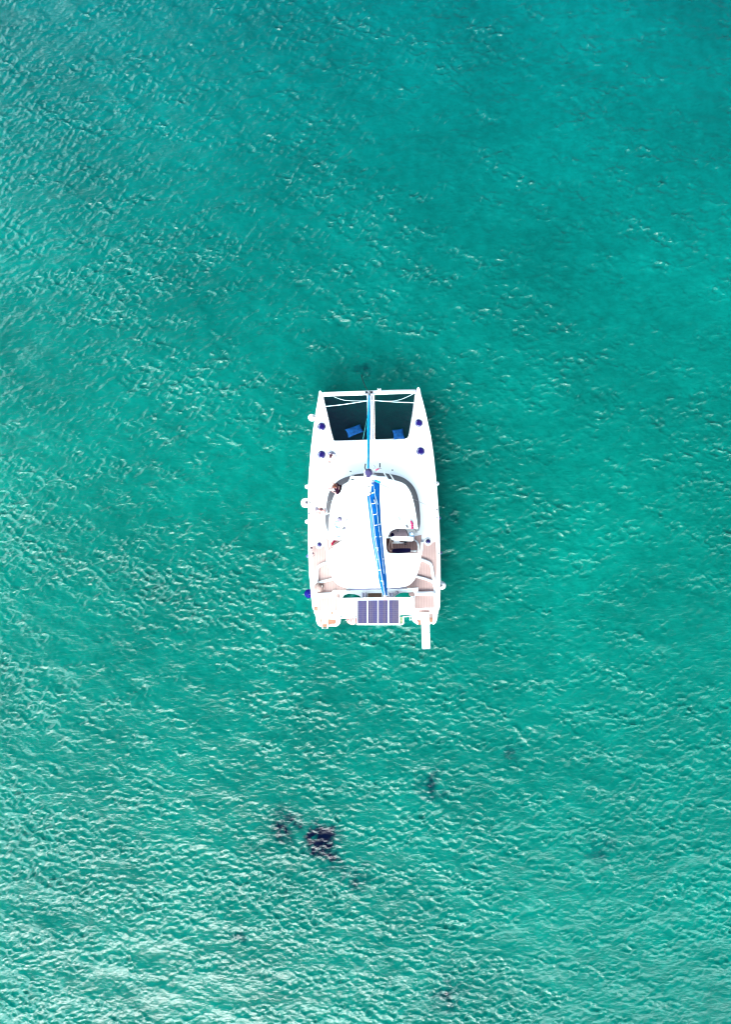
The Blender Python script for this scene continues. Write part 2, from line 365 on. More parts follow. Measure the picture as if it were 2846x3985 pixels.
    t.nodes.remove(b); LL(ms.outputs[0], [q for q in t.nodes if q.type == 'OUTPUT_MATERIAL'][0].inputs['Surface'])
    # ripples finer than the modelled waves
    mp = NN('ShaderNodeMapping'); mp.inputs['Rotation'].default_value = (0, 0, R(12)); mp.inputs['Scale'].default_value = (.62, 1.25, 1); LL(tcn.outputs['Object'], mp.inputs[0])
    n3 = NN('ShaderNodeTexNoise'); n3.inputs['Scale'].default_value = 6.5; n3.inputs['Detail'].default_value = 4; n3.inputs['Roughness'].default_value = .55; n3.inputs['Distortion'].default_value = .4
    LL(mp.outputs[0], n3.inputs['Vector'])
    bp = NN('ShaderNodeBump'); bp.inputs['Distance'].default_value = .03; bp.inputs['Strength'].default_value = 1; LL(n3.outputs['Fac'], bp.inputs['Height'])
    LL(bp.outputs[0], av.inputs[1]); LL(bp.outputs[0], gl.inputs['Normal']); LL(bp.outputs[0], fr.inputs['Normal'])
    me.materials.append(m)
build_sea()

# ------------------------------------------------------------------ the catamaran
boat = thing('catamaran', 'large white sailing catamaran at anchor with blue sail covers and solar panels', 'catamaran', (0, 0, 0))
STEP = [0, 1884, 1885, 1924, 1925, 1961, 1962, 2100]; STEPZ = [1.75, 1.75, 1.38, 1.38, .95, .95, .55, .55]
def hull(rows, mid_off):
    rows2 = []
    ys = [r[0] for r in rows]
    for y in sorted(set(ys + [1884, 1885, 1924, 1925, 1961, 1962])):
        if y > ys[-1]: continue
        rows2.append((y, interp(y, ys, [r[1] for r in rows]), interp(y, ys, [r[2] for r in rows])))
    bm = bmesh.new(); rings = []
    for y, xl, xr in rows2:
        zt = interp(y, STEP, STEPZ)
        a, b = Z(xl, y, 1.75), Z(xr, y, 1.75); c = (a + b) / 2; hw = (b - a).length / 2
        bowf = min(1, (y - ys[0]) / 350 + .02)
        ring = []
        for fx, zz in ((1, zt), (1.0, zt - .06), (.99, .95 * min(1, zt)), (.82, .45), (.62, .0), (.45, -.35), (0, -.6)):
            ring.append((-fx, zz))
        pts = [Vector((c.x + fx * hw * (1 if abs(fx) > .9 else 1), a.y, zz)) for fx, zz in ring]
        pts += [Vector((c.x - fx * hw, a.y, zz)) for fx, zz in ring[-2::-1]]
        rings.append([bm.verts.new(p) for p in pts])
    for a, b in zip(rings, rings[1:]):
        for k in range(len(a)): bm.faces.new((a[k], a[(k + 1) % len(a)], b[(k + 1) % len(a)], b[k]))
    bm.faces.new(rings[0]); bm.faces.new(rings[-1][::-1])
    return link('hull', bm, white, boat)
LH = [(104, 219, 223), (112, 214, 231), (125, 210, 240), (155, 206, 249), (200, 200, 257), (260, 190, 272), (330, 178, 288), (420, 165, 308), (500, 155, 330), (600, 145, 345), (720, 135, 355),
      (820, 128, 362), (950, 124, 368), (1100, 123, 372), (1250, 124, 375), (1400, 126, 378), (1500, 130, 380), (1600, 134, 384), (1700, 144, 388), (1800, 154, 390), (1900, 166, 391), (1960, 177, 389),
      (1995, 188, 384), (2020, 203, 380), (2036, 225, 366), (2047, 258, 345)]
RH = [(76, 1018, 1022), (84, 1011, 1030), (100, 1004, 1036), (150, 992, 1047), (210, 984, 1060), (290, 975, 1080), (370, 960, 1100), (470, 942, 1120), (600, 930, 1140), (740, 925, 1155), (870, 925, 1168),
      (1000, 925, 1178), (1150, 926, 1188), (1300, 928, 1194), (1450, 935, 1197), (1600, 945, 1201), (1700, 955, 1200), (1800, 962, 1196), (1870, 965, 1193), (1930, 968, 1187), (1970, 974, 1180),
      (2000, 982, 1174), (2018, 1002, 1162), (2030, 1035, 1130)]
hull(LH, 0); hull(RH, 0)

ZD = 1.765
slab('deck', [Z(*p, ZD) for p in [(318, 509), (340, 511), (480, 507), (600, 503), (770, 497), (915, 494), (932, 488), (940, 470), (1000, 520), (1125, 620), (1150, 760), (1165, 900), (1175, 1050), (1183, 1200), (1188, 1400), (1190, 1600),
      (1186, 1760), (1180, 1880), (1100, 1882), (975, 1880), (960, 1742), (400, 1752), (385, 1880), (170, 1880), (160, 1780), (146, 1650), (137, 1500), (134, 1300), (131, 1100), (133, 900), (145, 720), (160, 560)]], .16, nonslip, boat)
# toe rails along the deck edge
for pts in ([(214, 130), (192, 265), (168, 420), (150, 580), (138, 720), (130, 850), (127, 1000), (127, 1250), (130, 1450), (136, 1600), (150, 1750), (164, 1878)],
            [(1030, 105), (1058, 210), (1078, 290), (1118, 470), (1137, 600), (1153, 740), (1166, 870), (1176, 1000), (1186, 1150), (1191, 1300), (1195, 1480), (1197, 1650), (1193, 1800), (1190, 1868)]):
    tube('toe_rail', [Z(x, y, 1.78) for x, y in pts], .03, white, boat, 6)
# bow pads in teak
slab('teak_pad', [Z(*p, 1.758) for p in [(207, 220), (253, 222), (258, 308), (198, 306)]], .004, teak_w, boat)
slab('teak_pad', [Z(*p, 1.758) for p in [(1000, 192), (1034, 188), (1054, 278), (990, 282)]], .004, teak_w, boat)

# crossbeam, catwalk and nets at the bow
cb = tube('crossbeam', [Z(250, 135, 1.8), Z(620, 122, 1.82), Z(994, 110, 1.8)], .125, white, boat, 20)
for x, y in ((243, 134), (1001, 113)):
    slab('beam_bracket', [Z(x - 7, y - 14, 1.84), Z(x + 7, y - 14, 1.84), Z(x + 7, y + 12, 1.84), Z(x - 7, y + 12, 1.84)], .16, lgrey, boat, .01)
slab('catwalk', [Z(*p, 1.80) for p in [(603, 135), (642, 135), (652, 500), (608, 502)]], .07, lgrey, boat, .012)  # bluish grey puts the shade on this white plank into its colour
ch = slab('chain_channel', [Z(*p, 1.79) for p in [(646, 140), (663, 140), (670, 497), (655, 500)]], .05, white, boat)
tube('anchor_chain', [Z(655, 200, 1.83), Z(657, 300, 1.81), Z(661, 400, 1.81), Z(664, 490, 1.82)], .02, chainm, ch, 6)
bm = bmesh.new()
for xx, ww in ((598, 24), (638, 24)): b_box(bm, Z(xx, 117, 1.97), (zr(ww, 1.9), .10, .07))
b_box(bm, Z(620, 140, 1.93), (.10, .16, .10))
link('anchor_roller', bm, black, boat)
bm = bmesh.new(); b_box(bm, Z(618, 131, 1.95), (.80, .05, .04), rz=.03); b_lathe(bm, Z(619, 112, 1.96), [(.05, 0), (.05, .08), (.03, .11)], 12)
link('roller_frame', bm, steel, boat)
for xx in (693, 712): tube('cleat_horn', [Z(xx, 86, 1.93), Z(xx, 112, 1.93)], .035, white, boat, 8)
bm = bmesh.new(); b_box(bm, Z(702, 99, 1.93), (.12, .05, .04)); link('cleat', bm, white, boat)
zt = 1.70
for pts in ([(247, 150), (602, 146), (606, 506), (333, 512), (326, 500)], [(663, 148), (990, 130), (984, 205), (936, 485), (925, 498), (668, 502)]):
    bm = bmesh.new(); bm.faces.new([bm.verts.new(Z(*p, zt)) for p in pts]); link('trampoline', bm, net, boat)
cordm = mat('lacing_cord', (.22, .22, .28), .8)
def lace(a, b, n, side):                             # one zigzag cord between net and deck
    bm = bmesh.new(); z_ = []
    for i in range(n):
        t = (i + .5) / n; p = a.lerp(b, t); d = (b - a).normalized(); q = Vector((-d.y, d.x, 0)) * side
        k = random.uniform(.05, .10); z_ += [p - d * .05, p + q * k + Vector((0, 0, .02))]
    b_tube(bm, z_, .011, 4); link('net_lacing', bm, cordm, boat)
zl = 1.775
lace(Z(255, 170, zl), Z(330, 498, zl), 26, -1); lace(Z(345, 510, zl), Z(600, 502, zl), 24, -1)
lace(Z(672, 500, zl), Z(915, 493, zl), 24, -1); lace(Z(938, 480, zl), Z(988, 160, zl), 26, -1)
lace(Z(603, 160, zl), Z(608, 495, zl), 22, 1); lace(Z(663, 160, zl), Z(670, 490, zl), 22, -1)

# hatches and ports
def hatch(p, r, collar=1.12):
    o = lathe('hatch', p, [(0, 0.002), (r * collar, 0.002), (r * collar, .02), (r * 1.0, .028), (r * .93, .028)], steel, boat, 32)
    lathe('hatch_dome', p, [(r * .95, .02), (r * .93, .045), (r * .8, .075), (r * .5, .10), (r * .2, .112), (0, .115)], navy, o, 32)
for x, y, r in ((233, 398, 33), (1022, 369, 33), (233, 625, 33), (1037, 598, 34), (214, 1355, 20), (1099, 1330, 20)): hatch(Z(x, y, ZD), zr(r, 1.8), 1.06)
for x, y in ((214, 1355), (1099, 1330)):
    lathe('hatch_collar', Z(x, y, ZD), [(zr(22, 1.8), .0), (zr(32, 1.8), .0), (zr(32, 1.8), .02), (zr(22, 1.8), .022)], white, boat, 28)
for x, y in ((469, 761), (809, 750)):
    lathe('deck_filler', Z(x, y, ZD), [(.0, .012), (.018, .012), (.02, .02), (.042, .02), (.046, 0)], grey, boat, 16)

# cabin: windscreen band and roof
wo_l = [(612, 775), (520, 786), (440, 806), (400, 822), (365, 842), (335, 870), (310, 905), (290, 950), (278, 1010), (270, 1080), (266, 1130), (268, 1180), (275, 1220), (288, 1252)]
wi_l = [(604, 788), (490, 830), (440, 850), (405, 870), (372, 900), (350, 930), (335, 960), (318, 1000), (308, 1040), (300, 1090), (295, 1140), (291, 1190), (289, 1220), (289, 1250)]
wo_r = [(645, 772), (740, 778), (820, 790), (870, 803), (915, 825), (955, 857), (985, 895), (1005, 940), (1020, 1000), (1028, 1060), (1032, 1120), (1033, 1180), (1027, 1215), (1019, 1244)]
wi_r = [(650, 784), (760, 822), (830, 833), (880, 848), (915, 870), (938, 900), (955, 930), (970, 970), (980, 1010), (990, 1050), (1000, 1110), (1008, 1160), (1013, 1200), (1018, 1240)]
ZR0 = 2.86
def band(o, i):
    O = spline([Z(*p, ZD) for p in o], 4); I = spline([Z(*p, ZR0 - .02) for p in i], 4)
    bm = bmesh.new(); a = [bm.verts.new(p) for p in O]; mid = [bm.verts.new(p.lerp(q, .22) + Vector((0, 0, .03))) for p, q in zip(O, I)]; b = [bm.verts.new(p) for p in I]
    for k in range(len(a) - 1):
        bm.faces.new((a[k], a[k + 1], mid[k + 1], mid[k])); bm.faces.new((mid[k], mid[k + 1], b[k + 1], b[k]))
    w_ = link('cabin_window', bm, glass, boat)
    tube('window_seal', [p + Vector((0, 0, .012)) for p in O], .022, grey, w_, 6)
    return w_
wl = band(wo_l, wi_l); wr = band(wo_r, wi_r)
def mull(par, x0, y0, x1, y1, w_=.05): 
    tube('window_frame', [Z(x0, y0, ZD + .03), Z(x1, y1, ZR0 + .02)], w_, white, par, 6)
mull(wl, 486, 788, 452, 850, .045); mull(wl, 500, 784, 466, 842, .035); mull(wr, 741, 774, 775, 832, .05); mull(wr, 790, 783, 822, 838, .05)
mull(wl, 269, 1110, 296, 1098, .03)
ys_r = [(788, 600, 648), (800, 568, 692), (815, 528, 742), (832, 482, 828), (850, 438, 885), (870, 405, 917), (900, 371, 940), (930, 349, 957), (985, 323, 976), (1050, 306, 991), (1140, 295, 1006), (1226, 289, 1018),
        (1227, 289, 842), (1234, 289, 815), (1250, 289, 792), (1280, 288, 778), (1300, 288, 772), (1301, 288, 758), (1318, 288, 758), (1320, 403, 758), (1345, 366, 759), (1392, 308, 762), (1400, 300, 764), (1412, 288, 772), (1425, 277, 790),
        (1427, 275, 1000), (1432, 272, 1022), (1442, 269, 1036), (1460, 267, 1040), (1490, 277, 1038), (1530, 290, 1030), (1570, 301, 1019), (1610, 314, 1004), (1640, 330, 988), (1665, 352, 968), (1685, 380, 940), (1697, 412, 905), (1704, 455, 850), (1708, 520, 780)]
bm = bmesh.new(); top = []; bot = []
for y, xl, xr in ys_r:
    z = interp(y, [788, 900, 1226, 1330, 1708], [2.86, 3.0, 3.05, 3.3, 3.35]); n = 9
    rowt, rowb = [], []
    for k in range(n):
        u = k / (n - 1); cam_ = .10 * (1 - (2 * u - 1) ** 2) * min(1, (xr - xl) / 500)
        p = Z(xl + (xr - xl) * u, y, z); rowt.append(bm.verts.new(p + Vector((0, 0, cam_)))); rowb.append(bm.verts.new(p - Vector((0, 0, .10))))
    top.append(rowt); bot.append(rowb)
for r_ in range(len(top) - 1):
    for k in range(8):
        bm.faces.new((top[r_][k], top[r_][k + 1], top[r_ + 1][k + 1], top[r_ + 1][k])); bm.faces.new((bot[r_][k], bot[r_ + 1][k], bot[r_ + 1][k + 1], bot[r_][k + 1]))
    bm.faces.new((top[r_][0], top[r_ + 1][0], bot[r_ + 1][0], bot[r_][0])); bm.faces.new((top[r_][8], bot[r_][8], bot[r_ + 1][8], top[r_ + 1][8]))
for tt, bb in ((top[0], bot[0]), (top[-1], bot[-1])):
    for k in range(8): bm.faces.new((tt[k], tt[k + 1], bb[k + 1], bb[k]))
roof = link('cabin_roof', bm, white, boat)
# cabin bulkheads below the roof
for a, b in (((292, 1252), (292, 1316)), ((1016, 1244), (1016, 1262))):
    bm = bmesh.new(); pa, pb = Z(*a, 2.95), Z(*b, 2.95); f = [bm.verts.new(v) for v in (pa, pb, Vector((pb.x, pb.y, ZD)), Vector((pa.x, pa.y, ZD)))]; bm.faces.new(f); link('bulkhead', bm, white, boat)
for x, y in ((562, 1293), (736, 1288), (627, 1650), (789, 1648), (1029, 1467), (286, 1495), (579, 1002)):
    lathe('roof_fitting', Z(x, y, 3.40 if 600 > abs(x - 640) * 2 else 3.32), [(.0, .02), (.03, .02), (.045, .0)], mat('pale_fitting', (.34, .34, .42), .5), boat, 12)
# roof grab-handle eyes
for x, y in ((418, 877), (420, 890), (848, 860), (836, 882), (975, 962), (972, 972)):
    bm = bmesh.new(); p = Z(x, y, 3.06)
    b_tube(bm, [p + Vector((-.035, .03, 0)), p, p + Vector((.035, .03, 0))], .009, 4); b_tube(bm, [p, p + Vector((.0, -.04, 0))], .009, 4); link('deck_eye', bm, grey, boat)

# ------------------------------------------------------------------ mast and rigging
mb = Z(612, 934, 3.02); mt = Vector((.074, 1.045, 23.1))
mast = tube('mast', [mb.lerp(mt, t) for t in (0, .5, 1)], [.15, .14, .11], white, boat, 18)
lathe('mast_step', mb + Vector((0, 0, .0)), [(.26, 0), (.26, .04), (.18, .07)], white, mast, 20)
def mp_(z): return mb.lerp(mt, (z - mb.z) / (mt.z - mb.z))
bm = bmesh.new(); b_lathe(bm, mt + Vector((.01, .0, -.1)), [(.0, 0), (.095, 0), (.11, .06), (.10, .22), (.05, .27), (0, .28)], 14)
b_box(bm, mt + Vector((0, -.06, .12)), (.10, .16, .12)); link('masthead', bm, mat('masthead_cap', (.05, .035, .11), .4), mast)
bm = bmesh.new(); b_tube(bm, [mt + Vector((-.04, .02, .1)), mt + Vector((-.09, .12, .16)), mt + Vector((-.075, .20, .20))], .018, 6); b_lathe(bm, mt + Vector((-.075, .205, .2)), [(.02, 0), (.02, .03)], 8)
link('antenna', bm, black, mast)
wv = tube('wind_vane', [mt + Vector((.08, .04, .25)), mt + Vector((.20, .07, .3)), mt + Vector((.34, .09, .32))], .009, steel, mast, 6)
bm = bmesh.new()
b_box(bm, mt + Vector((.235, .065, .30)), (.10, .035, .035), rz=.5); link('vane_arrow', bm, mat('red_vane', (.35, .02, .08), .5), wv)
bm = bmesh.new(); b_box(bm, mt + Vector((.30, .17, .31)), (.035, .12, .03)); link('vane_tail', bm, black, wv)
bm = bmesh.new()
for k in range(7):
    a = random.uniform(.05, .2); q = mt + Vector((a, random.uniform(-.05, .12), .15)); b_tube(bm, [q, q + Vector((random.uniform(-.05, .08), random.uniform(-.07, .07), random.uniform(0, .1)))], .007, 4)
link('instrument_bracket', bm, mat('bracket_grey', (.25, .22, .28), .4), mast)
ml = mp_(16.5) + Vector((0, -.13, 0))
bm = bmesh.new(); b_lathe(bm, ml, [(0, -.18), (.035, -.16), (.05, -.05), (.05, .1), (.03, .2), (0, .22)], 12); link('mast_light', bm, grey, mast)
bm = bmesh.new(); b_lathe(bm, mp_(8.2) + Vector((.0, -.18, 0)), [(0, .07), (.06, .06), (.10, 0), (.10, -.06), (.0, -.08)], 18); link('radome', bm, white, mast)
bm = bmesh.new(); c = mp_(8.2) + Vector((0, -.18, -.05)); b_tube(bm, [c + Vector((.135 * math.cos(a), .135 * math.sin(a), 0)) for a in np.linspace(R(-60), R(160), 12)], .016, 5); link('radome_guard', bm, black, mast)
for s, z in ((-1, 20.2), (1, 20.2)):
    p = mp_(z); tube('spreader', [p, p + Vector((s * .30, .0, .03)), p + Vector((s * .55, .01, .05))], [.05, .045, .03], white, mast, 8, flat=.4)
hd = mp_(19.6)
for q in (Z(128, 1105, 1.80), Z(1174, 1073, 1.80)):
    sh = tube('shroud', [hd, q], .009, wire, boat, 5)
    bm = bmesh.new(); b_tube(bm, [q, q + (hd - q).normalized() * .55], .022, 6); b_box(bm, q, (.05, .10, .06)); link('turnbuckle', bm, grey, sh)
# furled headsail on the forestay
Ag, Bg = Z(620, 142, 2.15), mp_(22.7) + Vector((.0, .12, 0))
gp, gr = [], []
for k in range(61):
    t = k / 60; p = Ag.lerp(Bg, t); yy = ((1992.5 - p.y / (CAM_H - p.z) * F_PX) - 1470) / .4793
    ww = interp(yy, [140, 155, 200, 300, 420, 500, 560, 640, 735, 760], [5, 11, 15, 21, 22, 20, 18, 15, 14, 8])
    gp.append(p); gr.append(zr(ww * .58, p.z) * (1 + .07 * math.sin(k * 1.7)))
tube('furled_headsail', gp, gr, blue_g, boat, 12)
lathe('furling_drum', Z(620, 143, 1.95), [(0, 0), (.09, 0), (.09, .03), (.04, .04), (.04, .12), (.09, .13), (.09, .16), (0, .17)], grey, boat, 16)
# white bridle and lines over the nets
tube('bridle_line', spline([Z(262, 233, 1.9), Z(420, 216, 1.84), Z(600, 188, 1.9), Z(660, 185, 1.9), Z(820, 196, 1.84), Z(988, 203, 1.9)], 6), .021, rope_w, boat, 6)
tube('bridle_line', spline([Z(335, 155, 1.88), Z(380, 172, 1.8), Z(430, 184, 1.8), Z(520, 188, 1.82), Z(600, 187, 1.88)], 6), .013, rope_w, boat, 6)
tube('bridle_line', spline([Z(985, 128, 1.9), Z(930, 155, 1.82), Z(870, 178, 1.8), Z(800, 189, 1.8), Z(700, 188, 1.86)], 6), .013, rope_w, boat, 6)
tube('furling_line', [Z(603, 330, 1.92), Z(570, 500, 1.82)], .013, mat('teal_rope', (.05, .30, .32), .8), boat, 6)
tube('anchor_rode', spline([Z(610, 108, 1.8), Z(585, 60, 1.2), Z(565, 10, .5), Z(555, -30, -.1)], 5), .022, black, boat, 6)

# ------------------------------------------------------------------ boom and sail cover
zb = 4.35
boom = tube('boom', [Z(616, 955, zb), Z(752, 1772, zb)], .10, white, boat, 14)
ridge = [(636, 842), (634, 900), (625, 962), (640, 1060), (655, 1150), (668, 1290), (685, 1390), (700, 1480), (715, 1570), (730, 1660), (748, 1768)]
ly = [(842, 636), (952, 633), (958, 603), (1000, 607), (1085, 617), (1200, 630), (1300, 641), (1400, 658), (1520, 680), (1650, 700), (1700, 712), (1768, 737)]
ry = [(828, 660), (848, 707), (950, 705), (1040, 710), (1150, 715), (1300, 728), (1450, 742), (1560, 755), (1650, 766), (1775, 768)]
bm = bmesh.new(); rows = []
ysb = sorted(set([843, 850, 870, 900, 930, 950, 957, 958.5] + list(range(970, 1770, 16)) + [1769]))
for y in ysb:
    cx = interp(y, [q[1] for q in ridge], [q[0] for q in ridge]); xl = interp(y, [q[0] for q in ly], [q[1] for q in ly]); xr = interp(y, [q[0] for q in ry], [q[1] for q in ry])
    cx = max(cx, xl + 1); row = []
    zr_ = interp(y, [843, 1200, 1769], [5.35, 5.1, 4.85])
    prof = [(-1, -.55), (-.98, -.30), (-.7, -.16), (-.35, -.06), (0, 0), (.25, -.05), (.5, -.14), (.75, -.26), (.95, -.38), (1, -.62)]
    for k, (u, dz) in enumerate(prof):
        xx = cx + (u * (cx - xl) if u < 0 else u * (xr - cx))
        wob = .045 * mnoise.noise(Vector((u * 3, y * .02, 1.3))) + .03 * mnoise.noise(Vector((u * 7, y * .06, 4)))
        if abs(u) > .9: wob *= .3
        row.append(bm.verts.new(Z(xx, y + (1 - abs(u)) * 0 + (8 if y == 843 and u > .6 else 0), zr_ + dz + wob)))
    rows.append(row)
for a, b in zip(rows, rows[1:]):
    for k in range(len(a) - 1): bm.faces.new((a[k], a[k + 1], b[k + 1], b[k]))
    bm.faces.new((a[0], b[0], b[-1], a[-1]))
bm.faces.new(rows[0]); bm.faces.new(rows[-1][::-1])
cover = link('sail_cover', bm, blue_b, boat, True)
tube('cover_end_roll', [Z(657, 830, 5.3), Z(682, 840, 5.2), Z(706, 851, 5.05)], .055, blue_g, cover, 8)
bm = bmesh.new(); b_box(bm, Z(643, 836, 5.42), (.26, .12, .10)); b_box(bm, Z(642, 846, 5.4), (.2, .05, .12)); link('headboard', bm, lgrey, cover)
def zridge(y): return interp(y, [843, 1200, 1769], [5.35, 5.1, 4.85])
def surf(x, y, up=.05):
    cx = interp(y, [q[1] for q in ridge], [q[0] for q in ridge]); xl = interp(y, [q[0] for q in ly], [q[1] for q in ly]); xr = interp(y, [q[0] for q in ry], [q[1] for q in ry])
    u = (x - cx) / max(1, (cx - xl) if x < cx else (xr - cx)); u = max(-1, min(1, u))
    return Z(x, y, zridge(y) + interp(u, [-1, -.98, -.7, -.35, 0, .25, .5, .75, .95, 1], [-.55, -.3, -.16, -.06, 0, -.05, -.14, -.26, -.38, -.6]) + up)
for pl, w_ in (([(638, 936), (662, 933), (668, 905)], .045), ([(642, 1023), (668, 1019), (661, 990)], .04), ([(650, 1113), (678, 1108), (687, 1090)], .035), ([(660, 1201), (714, 1187)], .04),
               ([(666, 1292), (720, 1290)], .042), ([(675, 1382), (697, 1381)], .03), ([(688, 1384), (692, 1406)], .035), ([(683, 1474), (738, 1471)], .042), ([(698, 1563), (718, 1560), (714, 1580)], .038),
               ([(715, 1650), (733, 1650), (736, 1682)], .038), ([(727, 1741), (770, 1727)], .045), ([(637, 870), (652, 873)], .06)):
    tube('strap', [surf(x, y) for x, y in pl], w_ * .62, canvas, cover, 6, flat=.35)
for pl in ([(655, 852), (660, 900), (672, 960), (690, 1030)], [(667, 950), (680, 1040), (686, 1100), (700, 1230), (712, 1300), (725, 1440), (741, 1592)], [(626, 1015), (640, 1150), (655, 1290), (672, 1400), (696, 1597)]):
    tube('lazy_line', [surf(x, y, .05) for x, y in pl], .008, rope_w, cover, 5)
tube('topping_lift', [surf(x, y, .08) for x, y in [(622, 962), (640, 1060), (655, 1150), (668, 1290), (685, 1390), (700, 1480), (715, 1570), (730, 1660), (750, 1768)]], .016, rope_l, cover, 6)
tube('halyard', [mp_(6.5) + Vector((.02, -.16, 0)), surf(624, 962, .1)], .014, grey, mast, 5)
bm = bmesh.new()
b_tube(bm, spline([Z(752 + random.uniform(-12, 14), 1785 + random.uniform(-14, 26), 4.3 + random.uniform(-.05, .05)) for k in range(12)], 3), .014, 5)
link('mainsheet_block', bm, mat('faded_rope', (.50, .30, .34), .8), boom)

# ------------------------------------------------------------------ decks, ledges and cockpit
def T(name, f, pts, z, m, t=.004): return slab(name, [f(*p, z) for p in pts], t, m, boat)
zk = ZD + .004
T('teak_deck', A6, [(345, 510), (432, 508), (445, 545), (470, 565), (500, 573), (535, 565), (562, 545), (590, 500), (612, 508), (640, 620), (645, 850), (500, 905), (465, 935), (450, 990), (440, 1200), (425, 1395), (400, 1200), (370, 900), (352, 720)], zk, teak)
T('teak_deck', A6, [(520, 945), (560, 915), (650, 885), (700, 980), (745, 1110), (790, 1190), (600, 1240), (500, 1275), (463, 1310), (475, 1100), (490, 990)], zk, teak)
T('teak_deck', A6, [(520, 1290), (600, 1262), (790, 1228), (850, 1300), (920, 1350), (1000, 1385), (1100, 1410), (1100, 1445), (790, 1440), (780, 1505), (480, 1530), (455, 1480), (460, 1340)], zk, teak)
T('teak_deck', A8, [(380, 400), (420, 385), (790, 365), (830, 420), (832, 665), (800, 675), (650, 670), (380, 690)], zk, teak)
T('teak_deck', A8, [(815, 285), (975, 285), (945, 375), (850, 385), (800, 365)], zk, teak)
T('teak_deck', A6, [(648, 355), (710, 355), (715, 520), (735, 590), (692, 625), (660, 470)], zk, teak)
T('teak_deck', A7, [(1180, 440), (1225, 440), (1245, 478), (1285, 492), (1330, 478), (1350, 440), (1445, 425), (1455, 620), (1470, 900), (1440, 1330), (1405, 1310), (1385, 1100), (1345, 880), (1280, 835), (1135, 770), (1135, 700), (1165, 560)], zk, teak)
T('teak_deck', A7, [(1138, 825), (1280, 870), (1325, 900), (1345, 990), (1390, 1240), (1290, 1205), (1025, 1138), (1085, 990)], zk, teak)
T('teak_deck', A7, [(1010, 1165), (1180, 1205), (1330, 1255), (1385, 1300), (1400, 1390), (1395, 1480), (1060, 1470), (1070, 1405), (760, 1395), (600, 1380), (820, 1325), (940, 1250)], zk, teak)
T('teak_deck', A9, [(1005, 330), (1060, 310), (1330, 300), (1410, 320), (1415, 480), (1420, 575), (1240, 572), (1110, 580), (1000, 580), (1000, 400)], zk, teak)
T('teak_deck', A9, [(870, 205), (1010, 205), (1000, 310), (960, 330), (885, 320)], zk, teak)
T('teak_deck', A9, [(1425, 440), (1500, 460), (1520, 575), (1425, 575)], zk, teak_w)
T('teak_deck', A7, [(985, 310), (1150, 275), (1140, 380), (1105, 640), (1050, 660), (1050, 640), (1055, 480), (990, 390)], zk, teak)
# rounded white ledges and coamings standing on the teak
def ledge(f, pts, w_, h=.14, hz=ZD): tube('coaming', spline([f(*p, hz + h * .4) for p in pts], 5), w_, white, boat, 10, flat=.9)
ledge(A6, [(660, 865), (560, 905), (490, 945), (465, 1010), (455, 1200), (440, 1400)], .085)
ledge(A6, [(800, 1212), (640, 1245), (520, 1280), (455, 1330), (445, 1420)], .075)
ledge(A7, [(1130, 795), (1220, 825), (1310, 865), (1350, 920), (1375, 1060), (1400, 1200), (1410, 1340)], .085)
ledge(A7, [(1010, 1150), (1180, 1190), (1340, 1245), (1395, 1290), (1415, 1370)], .075)
ledge(A8, [(385, 375), (430, 340), (560, 325), (700, 318), (770, 275), (800, 262)], .16, .16)
ledge(A9, [(985, 190), (1040, 250), (1100, 268), (1250, 262), (1370, 262), (1410, 290)], .12, .16)
ledge(A7, [(1160, 420), (1145, 560), (1120, 700)], .09)
ledge(A7, [(980, 390), (1040, 430), (1075, 500), (1078, 640)], .07)
# cockpit sole under the roof
slab('cockpit_sole', [Z(*p, ZD + .002) for p in [(300, 1330), (760, 1330), (760, 1430), (1000, 1430), (950, 1690), (400, 1695), (300, 1500)]], .003, teak, boat)
# coach posts holding the hardtop
for x, y in ((330, 1590), (985, 1575), (420, 1690), (905, 1690)):
    p = Z(x, y, 3.25); q = p.copy(); q.z = ZD; q.x *= .98; q.y += .25; tube('roof_post', [q, p], .03, steel, boat, 8)

# aft beam, traveller and arch
ZA = 2.35
slab('aft_beam', [Z(*p, ZA) for p in [(325, 1728), (435, 1725), (925, 1712), (1020, 1705), (1019, 1733), (960, 1742), (935, 1744), (900, 1742), (860, 1752), (838, 1768), (825, 1782), (770, 1790), (722, 1790), (722, 1748), (610, 1750), (608, 1790), (575, 1790), (558, 1787), (540, 1770), (500, 1757), (450, 1754), (420, 1764), (408, 1780), (404, 1790), (384, 1790), (378, 1756), (325, 1752)]], .22, white, boat)
tr = tube('traveller_track', [Z(435, 1722, ZA + .10), Z(925, 1706, ZA + .10)], .035, mat('track_grey', (.12, .11, .20), .35, metal=.3), boat, 8, flat=.7)
tube('track_rail', [Z(435, 1713, ZA + .08), Z(925, 1698, ZA + .08)], .02, lgrey, tr, 6)
for x, y in ((450, 1721), (912, 1707)):
    bm = bmesh.new(); b_box(bm, Z(x, y, ZA + .14), (.22, .09, .07)); link('track_stop', bm, grey, tr)
slab('step_grating', [Z(*p, 1.9) for p in [(606, 1744), (725, 1744), (725, 1788), (606, 1788)]], .05, skyw, boat)
for x in (577, 797):
    bm = bmesh.new(); b_tube(bm, [Z(x - 14, 1745, ZA + .1), Z(x - 10, 1790, ZA + .25)], .04, 8); b_tube(bm, [Z(x + 14, 1745, ZA + .1), Z(x + 10, 1790, ZA + .25)], .04, 8)
    b_box(bm, Z(x, 1765, ZA + .05), (.12, .22, .08)); link('davit', bm, lgrey, boat)
for x, y in ((590, 1775), (845, 1742), (775, 1785)):
    bm = bmesh.new(); b_lathe(bm, Z(x, y, ZA + .05), [(.09, 0), (.09, .06), (.05, .12), (0, .12)], 12); b_box(bm, Z(x + 6, y + 8, ZA + .12), (.05, .14, .05), rz=.6); link('block', bm, mat('block_grey', (.24, .22, .27), .4), boat)
ZS = 2.75
